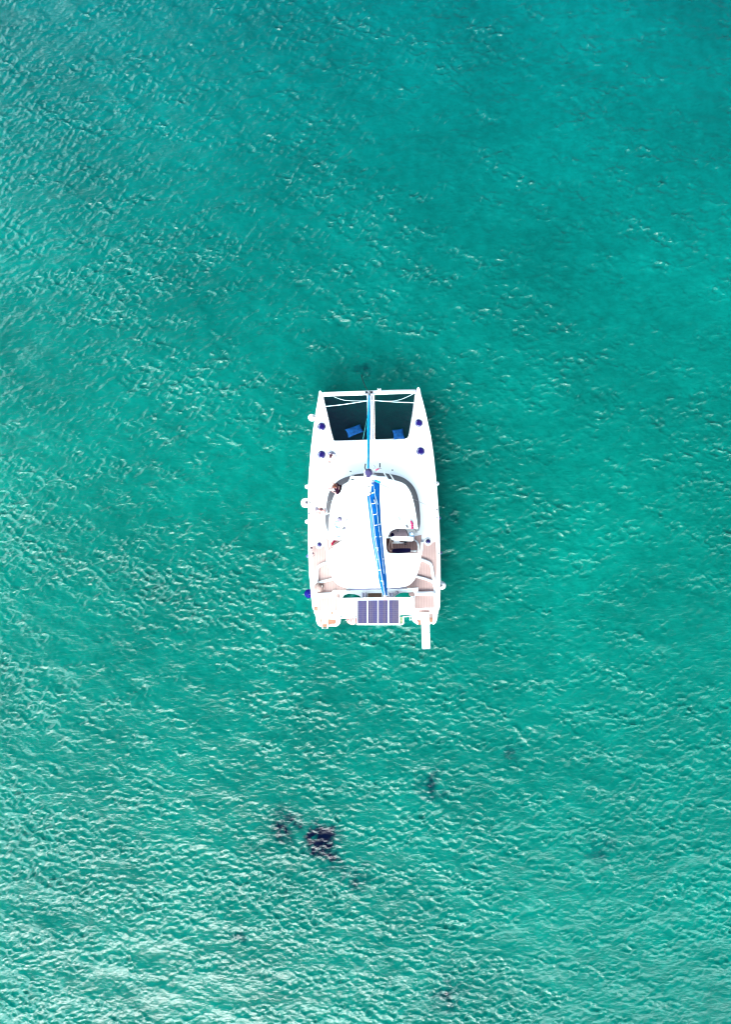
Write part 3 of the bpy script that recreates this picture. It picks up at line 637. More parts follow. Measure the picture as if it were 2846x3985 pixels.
arch = slab('stern_arch', [Z(*p, ZS) for p in [(362, 1800), (372, 1790), (500, 1787), (800, 1783), (970, 1782), (984, 1790), (987, 1850), (984, 1925), (868, 1925), (868, 1800), (520, 1804), (520, 1938), (390, 1942), (386, 1880), (364, 1872)]], .05, white, boat, .01)
slab('panel_bed', [Z(*p, ZS - .01) for p in [(519, 1803), (869, 1799), (869, 1998), (519, 2000)]], .04, white, boat)
for i, (x0, x1) in enumerate(((526, 603), (611, 687), (696, 772), (780, 859))):
    yt = 1808 - i * .7
    fr = slab('solar_panel', [Z(*p, ZS + .045) for p in [(x0 - 3, yt - 4), (x1 + 3, yt - 4), (x1 + 3, 1998), (x0 - 3, 1998)]], .035, white, boat)
    o = slab('solar_cells', [Z(*p, ZS + .049) for p in [(x0, yt), (x1, yt), (x1, 1994), (x0, 1994)]], .004, solar, fr)
    bm = bmesh.new(); b_box(bm, Z((x0 + x1) / 2 - 8, 1801, ZS + .05), (.2, .035, .03)); link('junction_box', bm, lgrey, fr)
rail = tube('stern_rail', spline([Z(390, 1950, ZS), Z(520, 1946, ZS)], 2) + [Z(520, 2003, ZS), Z(880, 2003, ZS), Z(894, 2000, ZS), Z(899, 1990, ZS), Z(899, 1940, ZS), Z(984, 1934, ZS)], .035, white, boat, 8)
tube('rail_tube', [Z(395, 1938, ZS + .01), Z(520, 1934, ZS + .01)], .018, steel, rail, 6)
tube('rail_tube', [Z(498, 1940, ZS + .04), Z(492, 2006, ZS + .04)], .025, white, rail, 6)
tube('rail_tube', [Z(868, 1942, ZS), Z(868, 2000, ZS)], .025, white, rail, 6)
bm = bmesh.new(); bm.faces.new([bm.verts.new(Z(*p, ZS - .02)) for p in [(868, 1944), (897, 1944), (897, 2000), (868, 2000)]]); link('rail_net', bm, net_y, rail)
bm = bmesh.new(); b_tube(bm, [Z(950, 1932, ZS - .05), Z(953, 1962, ZS - .3)], .022, 6); b_lathe(bm, Z(953, 1962, ZS - .34), [(0, 0), (.05, .02), (.05, .06), (0, .08)], 10); link('hanging_hook', bm, rope_w, rail)
bm = bmesh.new(); b_box(bm, Z(395, 1948, ZS - .05), (.10, .16, .12)); link('rail_bracket', bm, black, rail)
for x, y in ((372, 1800), (980, 1795), (392, 1935), (975, 1925)):
    p = Z(x, y, ZS - .05); q = Vector((p.x * 1.03, p.y, 1.7)); tube('arch_post', [q, p], .035, steel, boat, 8)

# stern steps: wet teak treads
def tread(f, pts, z, m, t=.006): return slab('step_tread', [f(*p, z) for p in pts], t, m, boat)
tread(A8, [(430, 700), (700, 700), (700, 765), (450, 770)], 1.39, teak_w)
tread(A8, [(312, 585), (380, 580), (380, 680), (315, 680)], ZD + .006, orange)
tread(A8, [(690, 700), (730, 700), (732, 760), (690, 758)], 1.395, orange)
tread(A8, [(470, 790), (780, 790), (785, 870), (460, 870)], .96, teak_w)
tread(A8, [(448, 870), (475, 860), (490, 1010), (468, 980)], .962, orange)
tread(A8, [(618, 872), (795, 880), (785, 975), (700, 975), (640, 1000), (618, 1015)], .57, orange)
tread(A9, [(1100, 610), (1310, 600), (1320, 665), (1090, 670)], 1.39, teak)
tread(A9, [(1042, 690), (1130, 690), (1130, 830), (1048, 830)], .97, teak_w)
tread(A9, [(1312, 700), (1380, 680), (1380, 780), (1312, 770)], .97, teak)
tread(A9, [(1050, 832), (1130, 832), (1130, 930), (1085, 928)], .57, orange)
tread(A9, [(1310, 770), (1380, 772), (1368, 882), (1318, 872)], .575, orange)
for f, pts in ((A8, [(400, 720), (385, 850), (410, 960), (470, 1010)]), (A8, [(860, 700), (872, 830), (850, 940), (790, 1000)]), (A9, [(1005, 640), (1000, 760), (1020, 850), (1070, 890)]), (A9, [(1450, 620), (1450, 740), (1430, 840), (1390, 890)])):
    tube('step_coaming', spline([f(*p, 1.2 - .25 * i) for i, p in enumerate(pts)], 4), .10, white, boat, 8)
# swim ladder on the left stern
lad = tube('swim_ladder', [A8(493, 870, 1.25), A8(493, 1070, .75), A8(608, 1070, .75), A8(604, 870, 1.25)], .035, white, boat, 8)
for y in (880, 905, 955): tube('ladder_rung', [A8(493, y, 1.2), A8(606, y, 1.2)], .028, white, lad, 6)
slab('ladder_step', [A8(*p, 1.0) for p in [(500, 965), (598, 965), (598, 1048), (500, 1048)]], .02, orange, lad)
# gangway over the right stern
gw = slab('gangway', [A9(*p, 1.55) for p in [(1138, 672), (1300, 668), (1312, 900), (1335, 1440), (1160, 1442), (1140, 950)]], .07, white, boat, .015)
for a, b in (((1166, 1098), (1182, 1432)), ((1298, 1092), (1312, 1432))):
    tube('gangway_rail', [A9(*a, 1.58), A9(*b, 1.58)], .010, grey, gw, 5)
tube('gangway_rail', [A9(1150, 1098, 1.58), A9(1168, 1098, 1.58)], .010, grey, gw, 5); tube('gangway_rail', [A9(1298, 1093, 1.58), A9(1322, 1093, 1.58)], .010, grey, gw, 5)
tube('gangway_rail', [A9(1160, 1436, 1.57), A9(1334, 1434, 1.57)], .014, lgrey, gw, 5)

# ------------------------------------------------------------------ helm station
con = slab('helm_pod', smoothpoly([A7(*p, 2.55) for p in [(440, 330), (442, 265), (470, 195), (540, 158), (650, 150), (760, 150), (815, 180), (845, 240), (865, 312)]], 1), .5, mat('pod_liner', (.34, .25, .27), .5, var=.15), boat)
tube('pod_rim', spline([A7(*p, 2.62) for p in [(440, 330), (442, 265), (470, 195), (540, 158), (650, 150), (760, 152), (815, 180), (845, 240), (865, 312)]], 4), .025, mat('rim_grey', (.09, .07, .08), .5), con, 6)
lathe('compass', A7(530, 275, 2.55), [(.10, 0), (.10, .04), (.07, .07), (0, .09)], navyc, con, 20)
bm = bmesh.new(); b_box(bm, A7(645, 192, 2.60), (.09, .12, .06)); link('engine_switch', bm, grey, con)
lathe('speaker_knob', A7(525, 330, 2.58), [(.05, 0), (.05, .04), (0, .05)], navyc, con, 14)
slab('dashboard', smoothpoly([A7(*p, 2.98) for p in [(500, 388), (498, 330), (530, 312), (640, 308), (800, 312), (960, 322), (978, 350), (975, 400), (940, 416), (700, 402)]], 1), .09, white, boat, .01)
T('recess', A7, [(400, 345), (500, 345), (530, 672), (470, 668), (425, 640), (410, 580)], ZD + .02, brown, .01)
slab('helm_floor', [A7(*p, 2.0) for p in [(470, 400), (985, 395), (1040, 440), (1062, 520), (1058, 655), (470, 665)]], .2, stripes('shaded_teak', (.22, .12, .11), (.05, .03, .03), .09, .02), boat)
whl = A7(640, 448, 2.45)
bm = bmesh.new(); b_tube(bm, [whl + Vector((.34 * math.cos(a), 0.03 * math.sin(a), .34 * math.sin(a))) for a in np.linspace(0, 2 * math.pi, 28)], .022, 6, cap=False)
for a in np.linspace(0, 2 * math.pi, 6)[:-1]: b_tube(bm, [whl, whl + Vector((.33 * math.cos(a), .03 * math.sin(a), .33 * math.sin(a)))], .012, 5)
b_lathe(bm, whl - Vector((0, 0, .03)), [(0, 0), (.05, 0), (.05, .06), (0, .06)], 12)
link('steering_wheel', bm, white, boat)
bm = bmesh.new(); b_box(bm, A7(620, 412, 2.7), (.34, .10, .12)); link('wheel_pedestal', bm, white, boat)
bm = bmesh.new(); b_box(bm, A7(805, 432, 2.6), (.17, .13, .12)); b_box(bm, A7(805, 478, 2.5), (.15, .045, .08)); link('throttle_lever', bm, black, boat)
slab('helm_seat', smoothpoly([A7(*p, 2.62) for p in [(520, 585), (600, 565), (905, 560), (918, 575), (915, 655), (520, 672)]], 1), .14, navyc, boat, .02)
tube('helm_rail', spline([A7(*p, 2.75) for p in [(488, 365), (470, 450), (450, 540), (470, 600), (520, 618)]], 5), .022, mat('rail_cream', (.62, .48, .42), .4), boat, 6)
tube('helm_rail', [A7(505, 380, 2.75), A7(530, 560, 2.75)], .025, MATS['rail_cream'], boat, 6)
tube('helm_rail', [A7(915, 618, 2.3), A7(1045, 618, 2.3)], .04, white, boat, 8)
bm = bmesh.new(); b_box(bm, A7(448, 338, 2.9), (.42, .06, .06)); link('helm_post', bm, white, boat)

# winches, clutches, blocks on the cabin roof
def winch(p, r, m, name='winch'):
    return lathe(name, p, [(r, 0), (r, .05), (r * .7, .07), (r * .65, .16), (r * .85, .20), (r * .85, .22), (0, .23)], m, boat, 20)
winch(B7(830, 415, 3.06), .135, mat('winch_cover', (.27, .22, .30), .6, var=.2, vscale=6))
winch(B7(780, 1110, 3.06), .07, steel); winch(B7(850, 1105, 3.05), .085, mat('winch_pale', (.50, .50, .62), .3, metal=.3))
winch(A7(945, 245, 3.05), .10, steel)
def clutch(f, x, y, l, w_, rz, m=None, h=.07):
    bm = bmesh.new(); v = b_box(bm, f(x, y, 3.12), (w_, l, h), rz=rz); bmesh.ops.bevel(bm, geom=list(bm.edges), offset=.012, segments=1, affect='EDGES')
    b_box(bm, f(x, y, 3.12 + h / 2), (w_ * .5, l * .45, .03), rz=rz)
    link('rope_clutch', bm, m or grey, boat)
clutch(B7, 985, 762, .17, .05, -.35, black); clutch(B7, 1042, 770, .17, .045, -.45, MATS['winch_cover']); clutch(B7, 1100, 455, .18, .07, -.55, lgrey); clutch(B7, 1245, 232, .06, .03, -.5)
clutch(B7, 1060, 570, .09, .018, -.3); clutch(B5, 755, 295, .17, .06, .4, lgrey); clutch(B5, 820, 413, .06, .025, .5); clutch(B5, 603, 75, .05, .03, .6); clutch(B5, 1060, 600, .18, .075, .55)
clutch(B5, 1322, 235, .15, .03, -.2); clutch(B7, 570, 1188, .05, .08, 0, lgrey); clutch(B5, 1375, 843, .02, .09, 0)
for pl in ([(B7, 870, 635), (B7, 960, 570), (B7, 1060, 500)], [(B7, 790, 1045), (B7, 1000, 835)], [(B5, 1190, 130), (B5, 1205, 230), (B5, 1232, 350)], [(B5, 1310, 440), (B5, 1500, 620)]):
    tube('sheet_line', [f(x, y, 3.13) for f, x, y in pl], .008, grey, boat, 4)

# lifelines on both sides
for pts in ([(222, 140), (186, 330), (160, 520), (142, 700), (134, 870), (131, 1010), (131, 1160), (134, 1340), (140, 1520), (150, 1690)],
            [(1024, 130), (1070, 300), (1112, 480), (1140, 660), (1158, 850), (1172, 1020), (1182, 1190), (1188, 1420), (1190, 1560), (1189, 1690)]):
    ll = tube('lifeline', [Z(x, y, 2.34) for x, y in pts], .006, steel, boat, 4)
    for x, y in pts: b = Z(x, y, 2.36); a = Vector((b.x, b.y, 1.76)); tube('stanchion', [a, b], .013, steel, ll, 6)

# ------------------------------------------------------------------ fenders hanging over the sides
def fender(x, y, r, z, m, label, eyep, eyer, anchor, group='fenders hung along the hull sides', ln=.62):
    c = Z(x, y, z); rr = zr(r, z)
    f = thing('fender', label, 'fender', (c.x, c.y, z - ln), group)
    lathe('body', c, [(0, -ln), (rr * .5, -ln * .97), (rr * .86, -ln * .86), (rr, -ln * .7), (rr, -ln * .3), (rr * .88, -ln * .12), (rr * .6, -ln * .03), (rr * .3, 0), (0, .005)], m, f, 28)
    e = Z(*eyep, z + .03)
    lathe('eye', e, [(0, .05), (zr(eyer, z) * .8, .045), (zr(eyer, z), .02), (zr(eyer, z), -.03)], MATS['eye_' + label.split()[0]] if ('eye_' + label.split()[0]) in MATS else eye_m, f, 16)
    a = Z(*anchor, 2.3)
    tube('rope', spline([e, e.lerp(a, .5) + Vector((0, 0, -.05)), a], 3), .010, grey, f, 5)
    bm = bmesh.new(); b_box(bm, a, (.05, .05, .10)); b_tube(bm, [a + Vector((-.05, .03, 0)), a + Vector((.06, -.03, .02))], .016, 5); link('knot', bm, grey, f)
    return f
eye_m = mat('fender_eye', (.10, .08, .10), .6)
wv_ = mat('white_fender', (.82, .81, .82), .4); bf = mat('grey_blue_fender', (.09, .10, .30), .4); pf = mat('pale_blue_rim', (.40, .45, .62), .4)
fender(150, 318, 29, 1.45, wv_, 'white cylindrical fender with dark eye beside the left bow', (168, 312), 7, (180, 314))
fender(112, 884, 18, 1.45, wv_, 'small white fender on the left hull abreast of the woman in the dark top', (124, 882), 3, (138, 880))
fender(101, 1016, 40, 1.45, wv_, 'large white round fender with a grey eye on the left hull', (112, 1014), 12, (140, 1012))
fender(113, 1169, 18, 1.45, wv_, 'small white fender on the left hull below the large round one', (124, 1168), 3, (142, 1165))
fender(120, 1449, 14, 1.45, bf, 'small blue fender on the left hull near the teak side deck', (122, 1450), 6, (150, 1447))
fender(1175, 858, 18, 1.45, wv_, 'small white fender alone on the right hull', (1170, 858), 4, (1148, 849))
fender(1192, 1138, 14, 1.45, bf, 'small blue fender on the right hull just aft of the shroud', (1190, 1137), 6, (1172, 1137))
fender(1202, 1422, 14, 1.45, bf, 'small blue fender on the right hull beside the teak side deck', (1203, 1421), 6, (1182, 1426))
fender(1214, 1690, 34, 1.45, wv_, 'large white fender with a dark eye on the right stern quarter', (1204, 1688), 9, (1190, 1695))
c = Z(127, 1757, 1.5)
bb = thing('fender_buoy', 'dark blue ball fender hanging at the left stern quarter', 'fender', (c.x, c.y, .6))
rr = zr(37, 1.4)
lathe('ball', c - Vector((0, 0, rr)), [(rr * math.sin(a), rr * math.cos(a)) for a in np.linspace(0, math.pi, 14)], fball, bb, 28)
lathe('neck', c - Vector((0, 0, rr * 2 + .06)), [(0, 0), (.10, .0), (.17, .10), (.12, .16)], wv_, bb, 16)
a = Z(170, 1757, 2.2); tube('rope', [c, c.lerp(a, .6), a], .012, grey, bb, 5)

# ------------------------------------------------------------------ loose gear
def pillow(name, pts, z, h, m, label, cat, group=None, n=14):
    p = [Z(*q, z) for q in pts]; bm = bmesh.new(); g = {}
    for s in (1, -1):
        for i in range(n + 1):
            for j in range(n + 1):
                u, v = i / n, j / n; a = p[0].lerp(p[1], u).lerp(p[3].lerp(p[2], u), v)
                e = (math.sin(math.pi * u) * math.sin(math.pi * v)) ** .45
                pin = 1 - .10 * (math.sin(math.pi * u) * (1 - math.sin(math.pi * v)) + math.sin(math.pi * v) * (1 - math.sin(math.pi * u)))
                c_ = sum(p, Vector()) / 4; a = c_ + (a - c_) * pin
                fold = .02 * mnoise.noise(Vector((u * 5, v * 5, z))) + .018 * mnoise.noise(Vector((u * 12, v * 3, 2)))
                g[s, i, j] = bm.verts.new(a + Vector((0, 0, h / 2 + s * (h / 2 * e) + fold * e)))
    for s in (1, -1):
        for i in range(n):
            for j in range(n): bm.faces.new((g[s, i, j], g[s, i + 1, j], g[s, i + 1, j + 1], g[s, i, j + 1]))
    bmesh.ops.remove_doubles(bm, verts=bm.verts, dist=.0005)
    return tag(link(name, bm, m, None, True), label, cat, group)
pillow('cushion', [(424, 420), (548, 376), (576, 440), (450, 492)], 1.71, .22, cush, 'blue oblong cushion tilted on the left bow net', 'cushion', 'blue cushions lying on the bow nets')
pillow('cushion', [(805, 424), (895, 412), (912, 498), (820, 504)], 1.71, .20, cush, 'blue square cushion at the aft edge of the right bow net', 'cushion', 'blue cushions lying on the bow nets')

def cloth(name, pts, z, m, label, cat, wid, seed=0):   # crumpled cloth along a path
    random.seed(seed); P = spline(pts, 6); bm = bmesh.new(); rows = []
    for i, p in enumerate(P):
        d = (P[min(i + 1, len(P) - 1)] - P[max(i - 1, 0)]).normalized(); q = Vector((-d.y, d.x, 0)); row = []
        w_ = wid * (.75 + .35 * math.sin(i * 1.1 + seed)) if 0 < i < len(P) - 1 else wid * .45
        for k in range(9):
            u = k / 8 * 2 - 1
            row.append(bm.verts.new(p + q * u * w_ + Vector((0, 0, .10 * (1 - u * u) + .035 * mnoise.noise(Vector((i * .5, u * 3, seed)))))))
        rows.append(row)
    for a, b in zip(rows, rows[1:]):
        for k in range(8): bm.faces.new((a[k], a[k + 1], b[k + 1], b[k]))
    for r_ in (rows[0], rows[-1]): bm.faces.new(r_)
    for a, b in zip(rows, rows[1:]): bm.faces.new((a[0], b[0], b[8], a[8]))
    return tag(link(name, bm, m, None, True), label, cat)
cloth('pink_towel', [B5(1190, 400, 3.1), B5(1235, 420, 3.1), B5(1270, 510, 3.1), B5(1265, 600, 3.1), B5(1275, 690, 3.1)], 3, pink, 'crumpled bright pink cloth on the cabin roof beside the helm', 'cloth', .075, 3)
cloth('red_towel', [B7(740, 1230, 2.45), B7(640, 1260, 2.45), B7(570, 1340, 2.45), B7(535, 1440, 2.45)], 2.4, red, 'dark red towel over the cockpit seat by the striped cushion', 'towel', .08, 5)
sc_ = slab('striped_cushion', [B7(*p, 2.38) for p in [(600, 1320), (680, 1270), (770, 1240), (960, 1240), (800, 1420), (560, 1600), (470, 1620), (520, 1480)]], .16, striped, None, .02)
tag(sc_, 'brown and cream striped seat cushion under the left edge of the roof', 'cushion')
def coil(name, c, r1, r2, m, label, n=4, rr=.012, rz=0, tail=None):
    pts = []
    for k in range(n * 16):
        a = k / 16 * 2 * math.pi; f = 1 - .12 * math.sin(k * .37) - .05 * (k // 16)
        v = Vector((r1 * f * math.cos(a), r2 * f * math.sin(a), .012 * (k / 16))); v.rotate(Quaternion((0, 0, 1), rz)); pts.append(c + v)
    if tail: pts += spline([pts[-1]] + tail, 4)
    bm = bmesh.new(); b_tube(bm, pts, rr, 5); return tag(link(name, bm, m, None, True), label, 'rope')
coil('rope_coil', B7(740, 615, 3.08), .13, .20, rope_b, 'blue rope coiled on the cabin roof beside the grey winch', 3, .008, .35, [B7(700, 720, 3.1), B7(700, 800, 3.1)])
coil('rope_coil', A7(930, 250, 3.0), .10, .09, mat('sky_rope', (.08, .26, .55), .8), 'light blue rope coil hung between pink cloth and helm', 5, .018, 0, [A7(965, 290, 2.95), A7(990, 325, 2.9)])
bag = thing('canvas_bag', 'brown grey round bag lying on the left cockpit teak', 'bag', A6(505, 1370, ZD))
lathe('body', A6(500, 1375, ZD), [(.0, 0), (.22, 0), (.27, .10), (.24, .24), (.12, .32), (0, .34)], mat('taupe_canvas', (.30, .20, .18), .7, var=.4, vscale=7), bag, 20)
tube('strap', spline([A6(520, 1340, ZD + .34), A6(560, 1350, ZD + .3), A6(540, 1420, ZD + .2), A6(500, 1470, ZD + .05)], 4), .02, white, bag, 6)
lathe('lid', A6(520, 1345, ZD + .28), [(.10, 0), (.09, .07), (0, .09)], mat('lid_dark', (.10, .05, .04), .4), bag, 16)
lr = thing('life_raft', 'salmon pink oval raft bundle slung under the stern rail', 'raft', Z(482, 1968, 2.2))
bm = bmesh.new(); c = Z(482, 1968, 2.45); M = Matrix.Translation(c) @ Matrix.Diagonal((.32, .25, .14, 1)); bmesh.ops.create_uvsphere(bm, u_segments=24, v_segments=14, radius=1, matrix=M); link('body', bm, redbuoy, lr, True)
for dx in (-.16, -.02, .12): tube('lashing', [c + Vector((dx + .01 * k, .24 * math.cos(a), .15 * math.sin(a))) for k, a in enumerate(np.linspace(0, math.pi, 9))], .014, rope_w, lr, 5)
bm = bmesh.new(); b_tube(bm, [c + Vector((-.28, 0, 0)), c + Vector((-.38, .0, .02))], .025, 6); link('handle', bm, white, lr)
bm = bmesh.new(); cc = Z(498, 1934, 2.86)
b_tube(bm, [cc + Vector((.07 * math.cos(a), .07 * math.sin(a), 0)) for a in np.linspace(0, 2 * math.pi, 14)], .014, 5)
link('ring', bm, mat('pale_pink', (.6, .42, .44), .5), lr)

bl = thing('boat_hook_line', 'tangle of dark line tied to the left rail above the teak', 'rope', A6(335, 550, 1.9))
bm = bmesh.new()
for (x0, y0, x1, y1, r_) in ((325, 435, 325, 490, .018), (310, 545, 360, 550, .04), (335, 530, 335, 575, .04), (345, 590, 352, 650, .008), (352, 650, 372, 690, .02), (365, 650, 385, 670, .03)): b_tube(bm, [A6(x0, y0, 2.0), A6(x1, y1, 2.0)], r_, 6)
cc = A6(368, 695, 2.0); b_tube(bm, [cc + Vector((.09 * math.cos(a), .09 * math.sin(a), 0)) for a in np.linspace(0, 2 * math.pi, 14)], .01, 5)
link('line', bm, mat('maroon_line', (.10, .04, .06), .7), bl)

# ------------------------------------------------------------------ people
def skin_body(name, joints, edges, root, m, parent, sub=2):
    me = bpy.data.meshes.new(name); keys = list(joints)
    base = origin(parent)
    me.from_pydata([joints[k][0] - base for k in keys], [(keys.index(a), keys.index(b)) for a, b in edges], [])
    o = bpy.data.objects.new(name, me); COL.objects.link(o)
    sk = o.modifiers.new('skin', 'SKIN'); sk.use_smooth_shade = True
    for i, k in enumerate(keys):
        r = joints[k][1]; r = r if isinstance(r, tuple) else (r, r); me.skin_vertices[0].data[i].radius = r; me.skin_vertices[0].data[i].use_root = (k == root)
    ss = o.modifiers.new('sub', 'SUBSURF'); ss.levels = sub; ss.render_levels = sub
    bpy.context.view_layer.update(); dg = bpy.context.evaluated_depsgraph_get()
    m2 = bpy.data.meshes.new_from_object(o.evaluated_get(dg)); m2.name = name
    o.modifiers.clear(); o.data = m2; m2.materials.clear(); m2.materials.append(m); m2.shade_smooth(); o.parent = parent
    return o
def head(c, face, m_hair, parent, up=Vector((0, 0, 1)), hair_len=0, r=.098):
    # face: direction the face looks; skull with nose, ears, eyes, mouth; hair cap as a child
    face = face.normalized(); side = face.cross(up).normalized(); upv = side.cross(face).normalized()
    M = Matrix((( *side, ), (*face, ), (*upv, ))).transposed().to_4x4(); T_ = Matrix.Translation(c) @ M
    bm = bmesh.new(); bmesh.ops.create_uvsphere(bm, u_segments=20, v_segments=14, radius=1)
    for v in bm.verts:
        x, y, z = v.co; k = 1 - .22 * max(0, -z) * (1 if y > -.2 else .6)
        v.co = Vector((x * r * .78 * k, y * r * .98 - (.02 if z < -.4 and y < 0 else 0) + (.012 if z < -.5 and y > 0 else 0), z * r * 1.2))
    bmesh.ops.create_cone(bm, segments=8, radius1=.014, radius2=.004, depth=.045, cap_ends=True, matrix=Matrix.Translation((0, r * 1.02, -.01)) @ Matrix.Rotation(R(-15), 4, 'X'))
    for s in (-1, 1): bmesh.ops.create_uvsphere(bm, u_segments=8, v_segments=6, radius=1, matrix=Matrix.Translation((s * r * .80, -.005, -.005)) @ Matrix.Diagonal((.012, .02, .03, 1)))
    bmesh.ops.transform(bm, matrix=T_, verts=bm.verts)
    h = link('head', bm, skin, parent, True)
    bm = bmesh.new()
    for s in (-1, 1): bmesh.ops.create_uvsphere(bm, u_segments=8, v_segments=6, radius=.010, matrix=Matrix.Translation((s * .032, r * .90, .012)))
    bmesh.ops.transform(bm, matrix=T_, verts=bm.verts); link('eyes', bm, black, h, True)
    bm = bmesh.new(); bmesh.ops.create_uvsphere(bm, u_segments=10, v_segments=6, radius=1, matrix=Matrix.Translation((0, r * .93, -.055)) @ Matrix.Diagonal((.024, .008, .008, 1)))
    bmesh.ops.transform(bm, matrix=T_, verts=bm.verts); link('mouth', bm, mat('lips', (.42, .12, .12), .5), h, True)
    bm = bmesh.new(); bmesh.ops.create_uvsphere(bm, u_segments=20, v_segments=14, radius=1)
    for v in list(bm.verts):
        if v.co.z < -.05 - .5 * max(0, -v.co.y) + .75 * max(0, v.co.y): bm.verts.remove(v)
    for v in bm.verts: v.co = Vector((v.co.x * r * .86, v.co.y * r * 1.06 - .004, v.co.z * r * 1.28)) * (1 + .04 * mnoise.noise(v.co * 4))
    bmesh.ops.transform(bm, matrix=T_, verts=bm.verts); ho = link('hair', bm, m_hair, parent, True)
    if hair_len:
        bm = bmesh.new()
        for k in range(9):
            a = -1 + k / 4; s0 = T_ @ Vector((a * r * .6, -r * .5, r * .6)); s1 = T_ @ Vector((a * r * .9, -r * 1.15, -r * .3)); s2 = T_ @ Vector((a * r * .8 + random.uniform(-.02, .02), -r * 1.0, -hair_len))
            b_tube(bm, spline([s0, s1, s2], 4), [.03] * 8 + [.012], 6)
        link('hair_lock', bm, m_hair, ho, True)
    return h
def hand_joints(J, E, wrist, key, d, palm_n, side, s=1.0):
    d = d.normalized(); w_ = d.cross(palm_n).normalized() * side; n_ = palm_n.normalized()
    J[key + 'palm'] = (wrist + d * .05 * s, (.034, .018)); E.append((key, key + 'palm'))
    for i, (o_, l) in enumerate(((-.030, .062), (-.010, .075), (.010, .070), (.029, .056))):
        a = wrist + d * .085 * s + w_ * o_; b = a + d * l * .55 + n_ * .008; c = b + d * l * .4 + n_ * .022
        J[f'{key}f{i}a'] = (a, .011); J[f'{key}f{i}b'] = (b, .009); J[f'{key}f{i}c'] = (c, .007); E += [(key + 'palm', f'{key}f{i}a'), (f'{key}f{i}a', f'{key}f{i}b'), (f'{key}f{i}b', f'{key}f{i}c')]
    a = wrist + d * .035 - w_ * .040; b = a + d * .032 - w_ * .018 + n_ * .012
    J[key + 'ta'] = (a, .012); J[key + 'tb'] = (b, .009); E += [(key + 'palm', key + 'ta'), (key + 'ta', key + 'tb')]
def person(label, at, J0, headc, face, m_hair, shirt_m, short_m, hair_len=0, sleeve=True, SH=1.0, up=Vector((0, 0, 1))):
    p = thing('person', label, 'person', at, 'people on the catamaran')
    J, E = dict(J0), []
    for a, b in (('pelvis', 'waist'), ('waist', 'chest'), ('chest', 'neck'), ('neck', 'nape'), ('chest', 'shL'), ('shL', 'elL'), ('elL', 'wrL'), ('chest', 'shR'), ('shR', 'elR'), ('elR', 'wrR'),
                 ('pelvis', 'hipL'), ('hipL', 'knL'), ('knL', 'anL'), ('anL', 'toL'), ('pelvis', 'hipR'), ('hipR', 'knR'), ('knR', 'anR'), ('anR', 'toR')): E.append((a, b))
    for s, sg in (('L', 1), ('R', -1)):
        d = J['wr' + s][0] - J['el' + s][0]; hand_joints(J, E, J['wr' + s][0], 'wr' + s, d, Vector((0, 0, -1)) if abs(d.normalized().z) < .8 else Vector((0, 1, 0)), sg)
    for k in ('pelvis', 'waist', 'chest'): J[k] = (J[k][0], tuple(x * .72 for x in J[k][1]))
    skin_body('body', J, E, 'pelvis', skin, p)
    G = {k: (J0[k][0], tuple(x * SH + .016 for x in (J0[k][1] if isinstance(J0[k][1], tuple) else (J0[k][1],) * 2))) for k in ('pelvis', 'waist', 'chest', 'shL', 'shR')}
    G['neck'] = (J0['chest'][0].lerp(J0['neck'][0], .75), .075)
    GE = [('pelvis', 'waist'), ('waist', 'chest'), ('chest', 'neck'), ('chest', 'shL'), ('chest', 'shR')]
    for s in 'LR':
        G['el' + s] = (J0['sh' + s][0].lerp(J0['el' + s][0], .95 if sleeve == 'long' else .55), .058); GE.append(('sh' + s, 'el' + s))
    skin_body('shirt', G, GE, 'waist', shirt_m, p)
    S = {'pelvis': (J0['pelvis'][0], (.155, .125)), 'hipL': (J0['hipL'][0], .10), 'hipR': (J0['hipR'][0], .10), 'tL': (J0['hipL'][0].lerp(J0['knL'][0], .6), .088), 'tR': (J0['hipR'][0].lerp(J0['knR'][0], .6), .088)}
    skin_body('shorts', S, [('pelvis', 'hipL'), ('pelvis', 'hipR'), ('hipL', 'tL'), ('hipR', 'tR')], 'pelvis', short_m, p)
    head(headc, face, m_hair, p, up, hair_len)
    return p
V = Vector
# 1: man standing on the foredeck, looking down at a phone held before him
c = B2(905, 745, 3.45); fw = V((-.28, -1, 0)).normalized(); sd_ = V((1, -.28, 0)).normalized(); f0 = V((c.x, c.y + .10, ZD))
def q(f, s, z): return f0 + fw * f + sd_ * s + V((0, 0, z))
J1 = dict(pelvis=(q(-.10, 0, .92), (.14, .11)), waist=(q(-.08, 0, 1.10), (.135, .10)), chest=(q(-.02, 0, 1.33), (.155, .115)), neck=(q(.06, 0, 1.50), .055), nape=(q(.10, 0, 1.56), .05),
          shL=(q(-.0, .21, 1.40), .062), elL=(q(.13, .29, 1.16), .046), wrL=(q(.34, .09, 1.20), .030), shR=(q(.0, -.21, 1.40), .062), elR=(q(.13, -.27, 1.16), .046), wrR=(q(.34, -.08, 1.20), .030),
          hipL=(q(-.10, .10, .86), .10), knL=(q(-.02, .13, .48), .062), anL=(q(-.06, .14, .09), .042), toL=(q(.12, .16, .04), .035),
          hipR=(q(-.10, -.10, .86), .10), knR=(q(-.04, -.12, .48), .062), anR=(q(-.10, -.13, .09), .042), toR=(q(.08, -.15, .04), .035))
person('man in a patterned grey and white shirt standing on the foredeck looking at a phone', f0, J1, q(.12, 0, 1.64), fw + V((0, 0, -.9)), hair_d, flower, wcloth)
bm = bmesh.new(); b_box(bm, q(.445, .0, 1.22), (.16, .08, .012), rz=math.atan2(sd_.y, sd_.x), rx=.5); bmesh.ops.bevel(bm, geom=list(bm.edges), offset=.004, segments=2, affect='EDGES')
tag(link('phone', bm, mat('phone_case', (.035, .004, .010), .3)), 'dark phone in the hands of the man on the foredeck', 'phone')
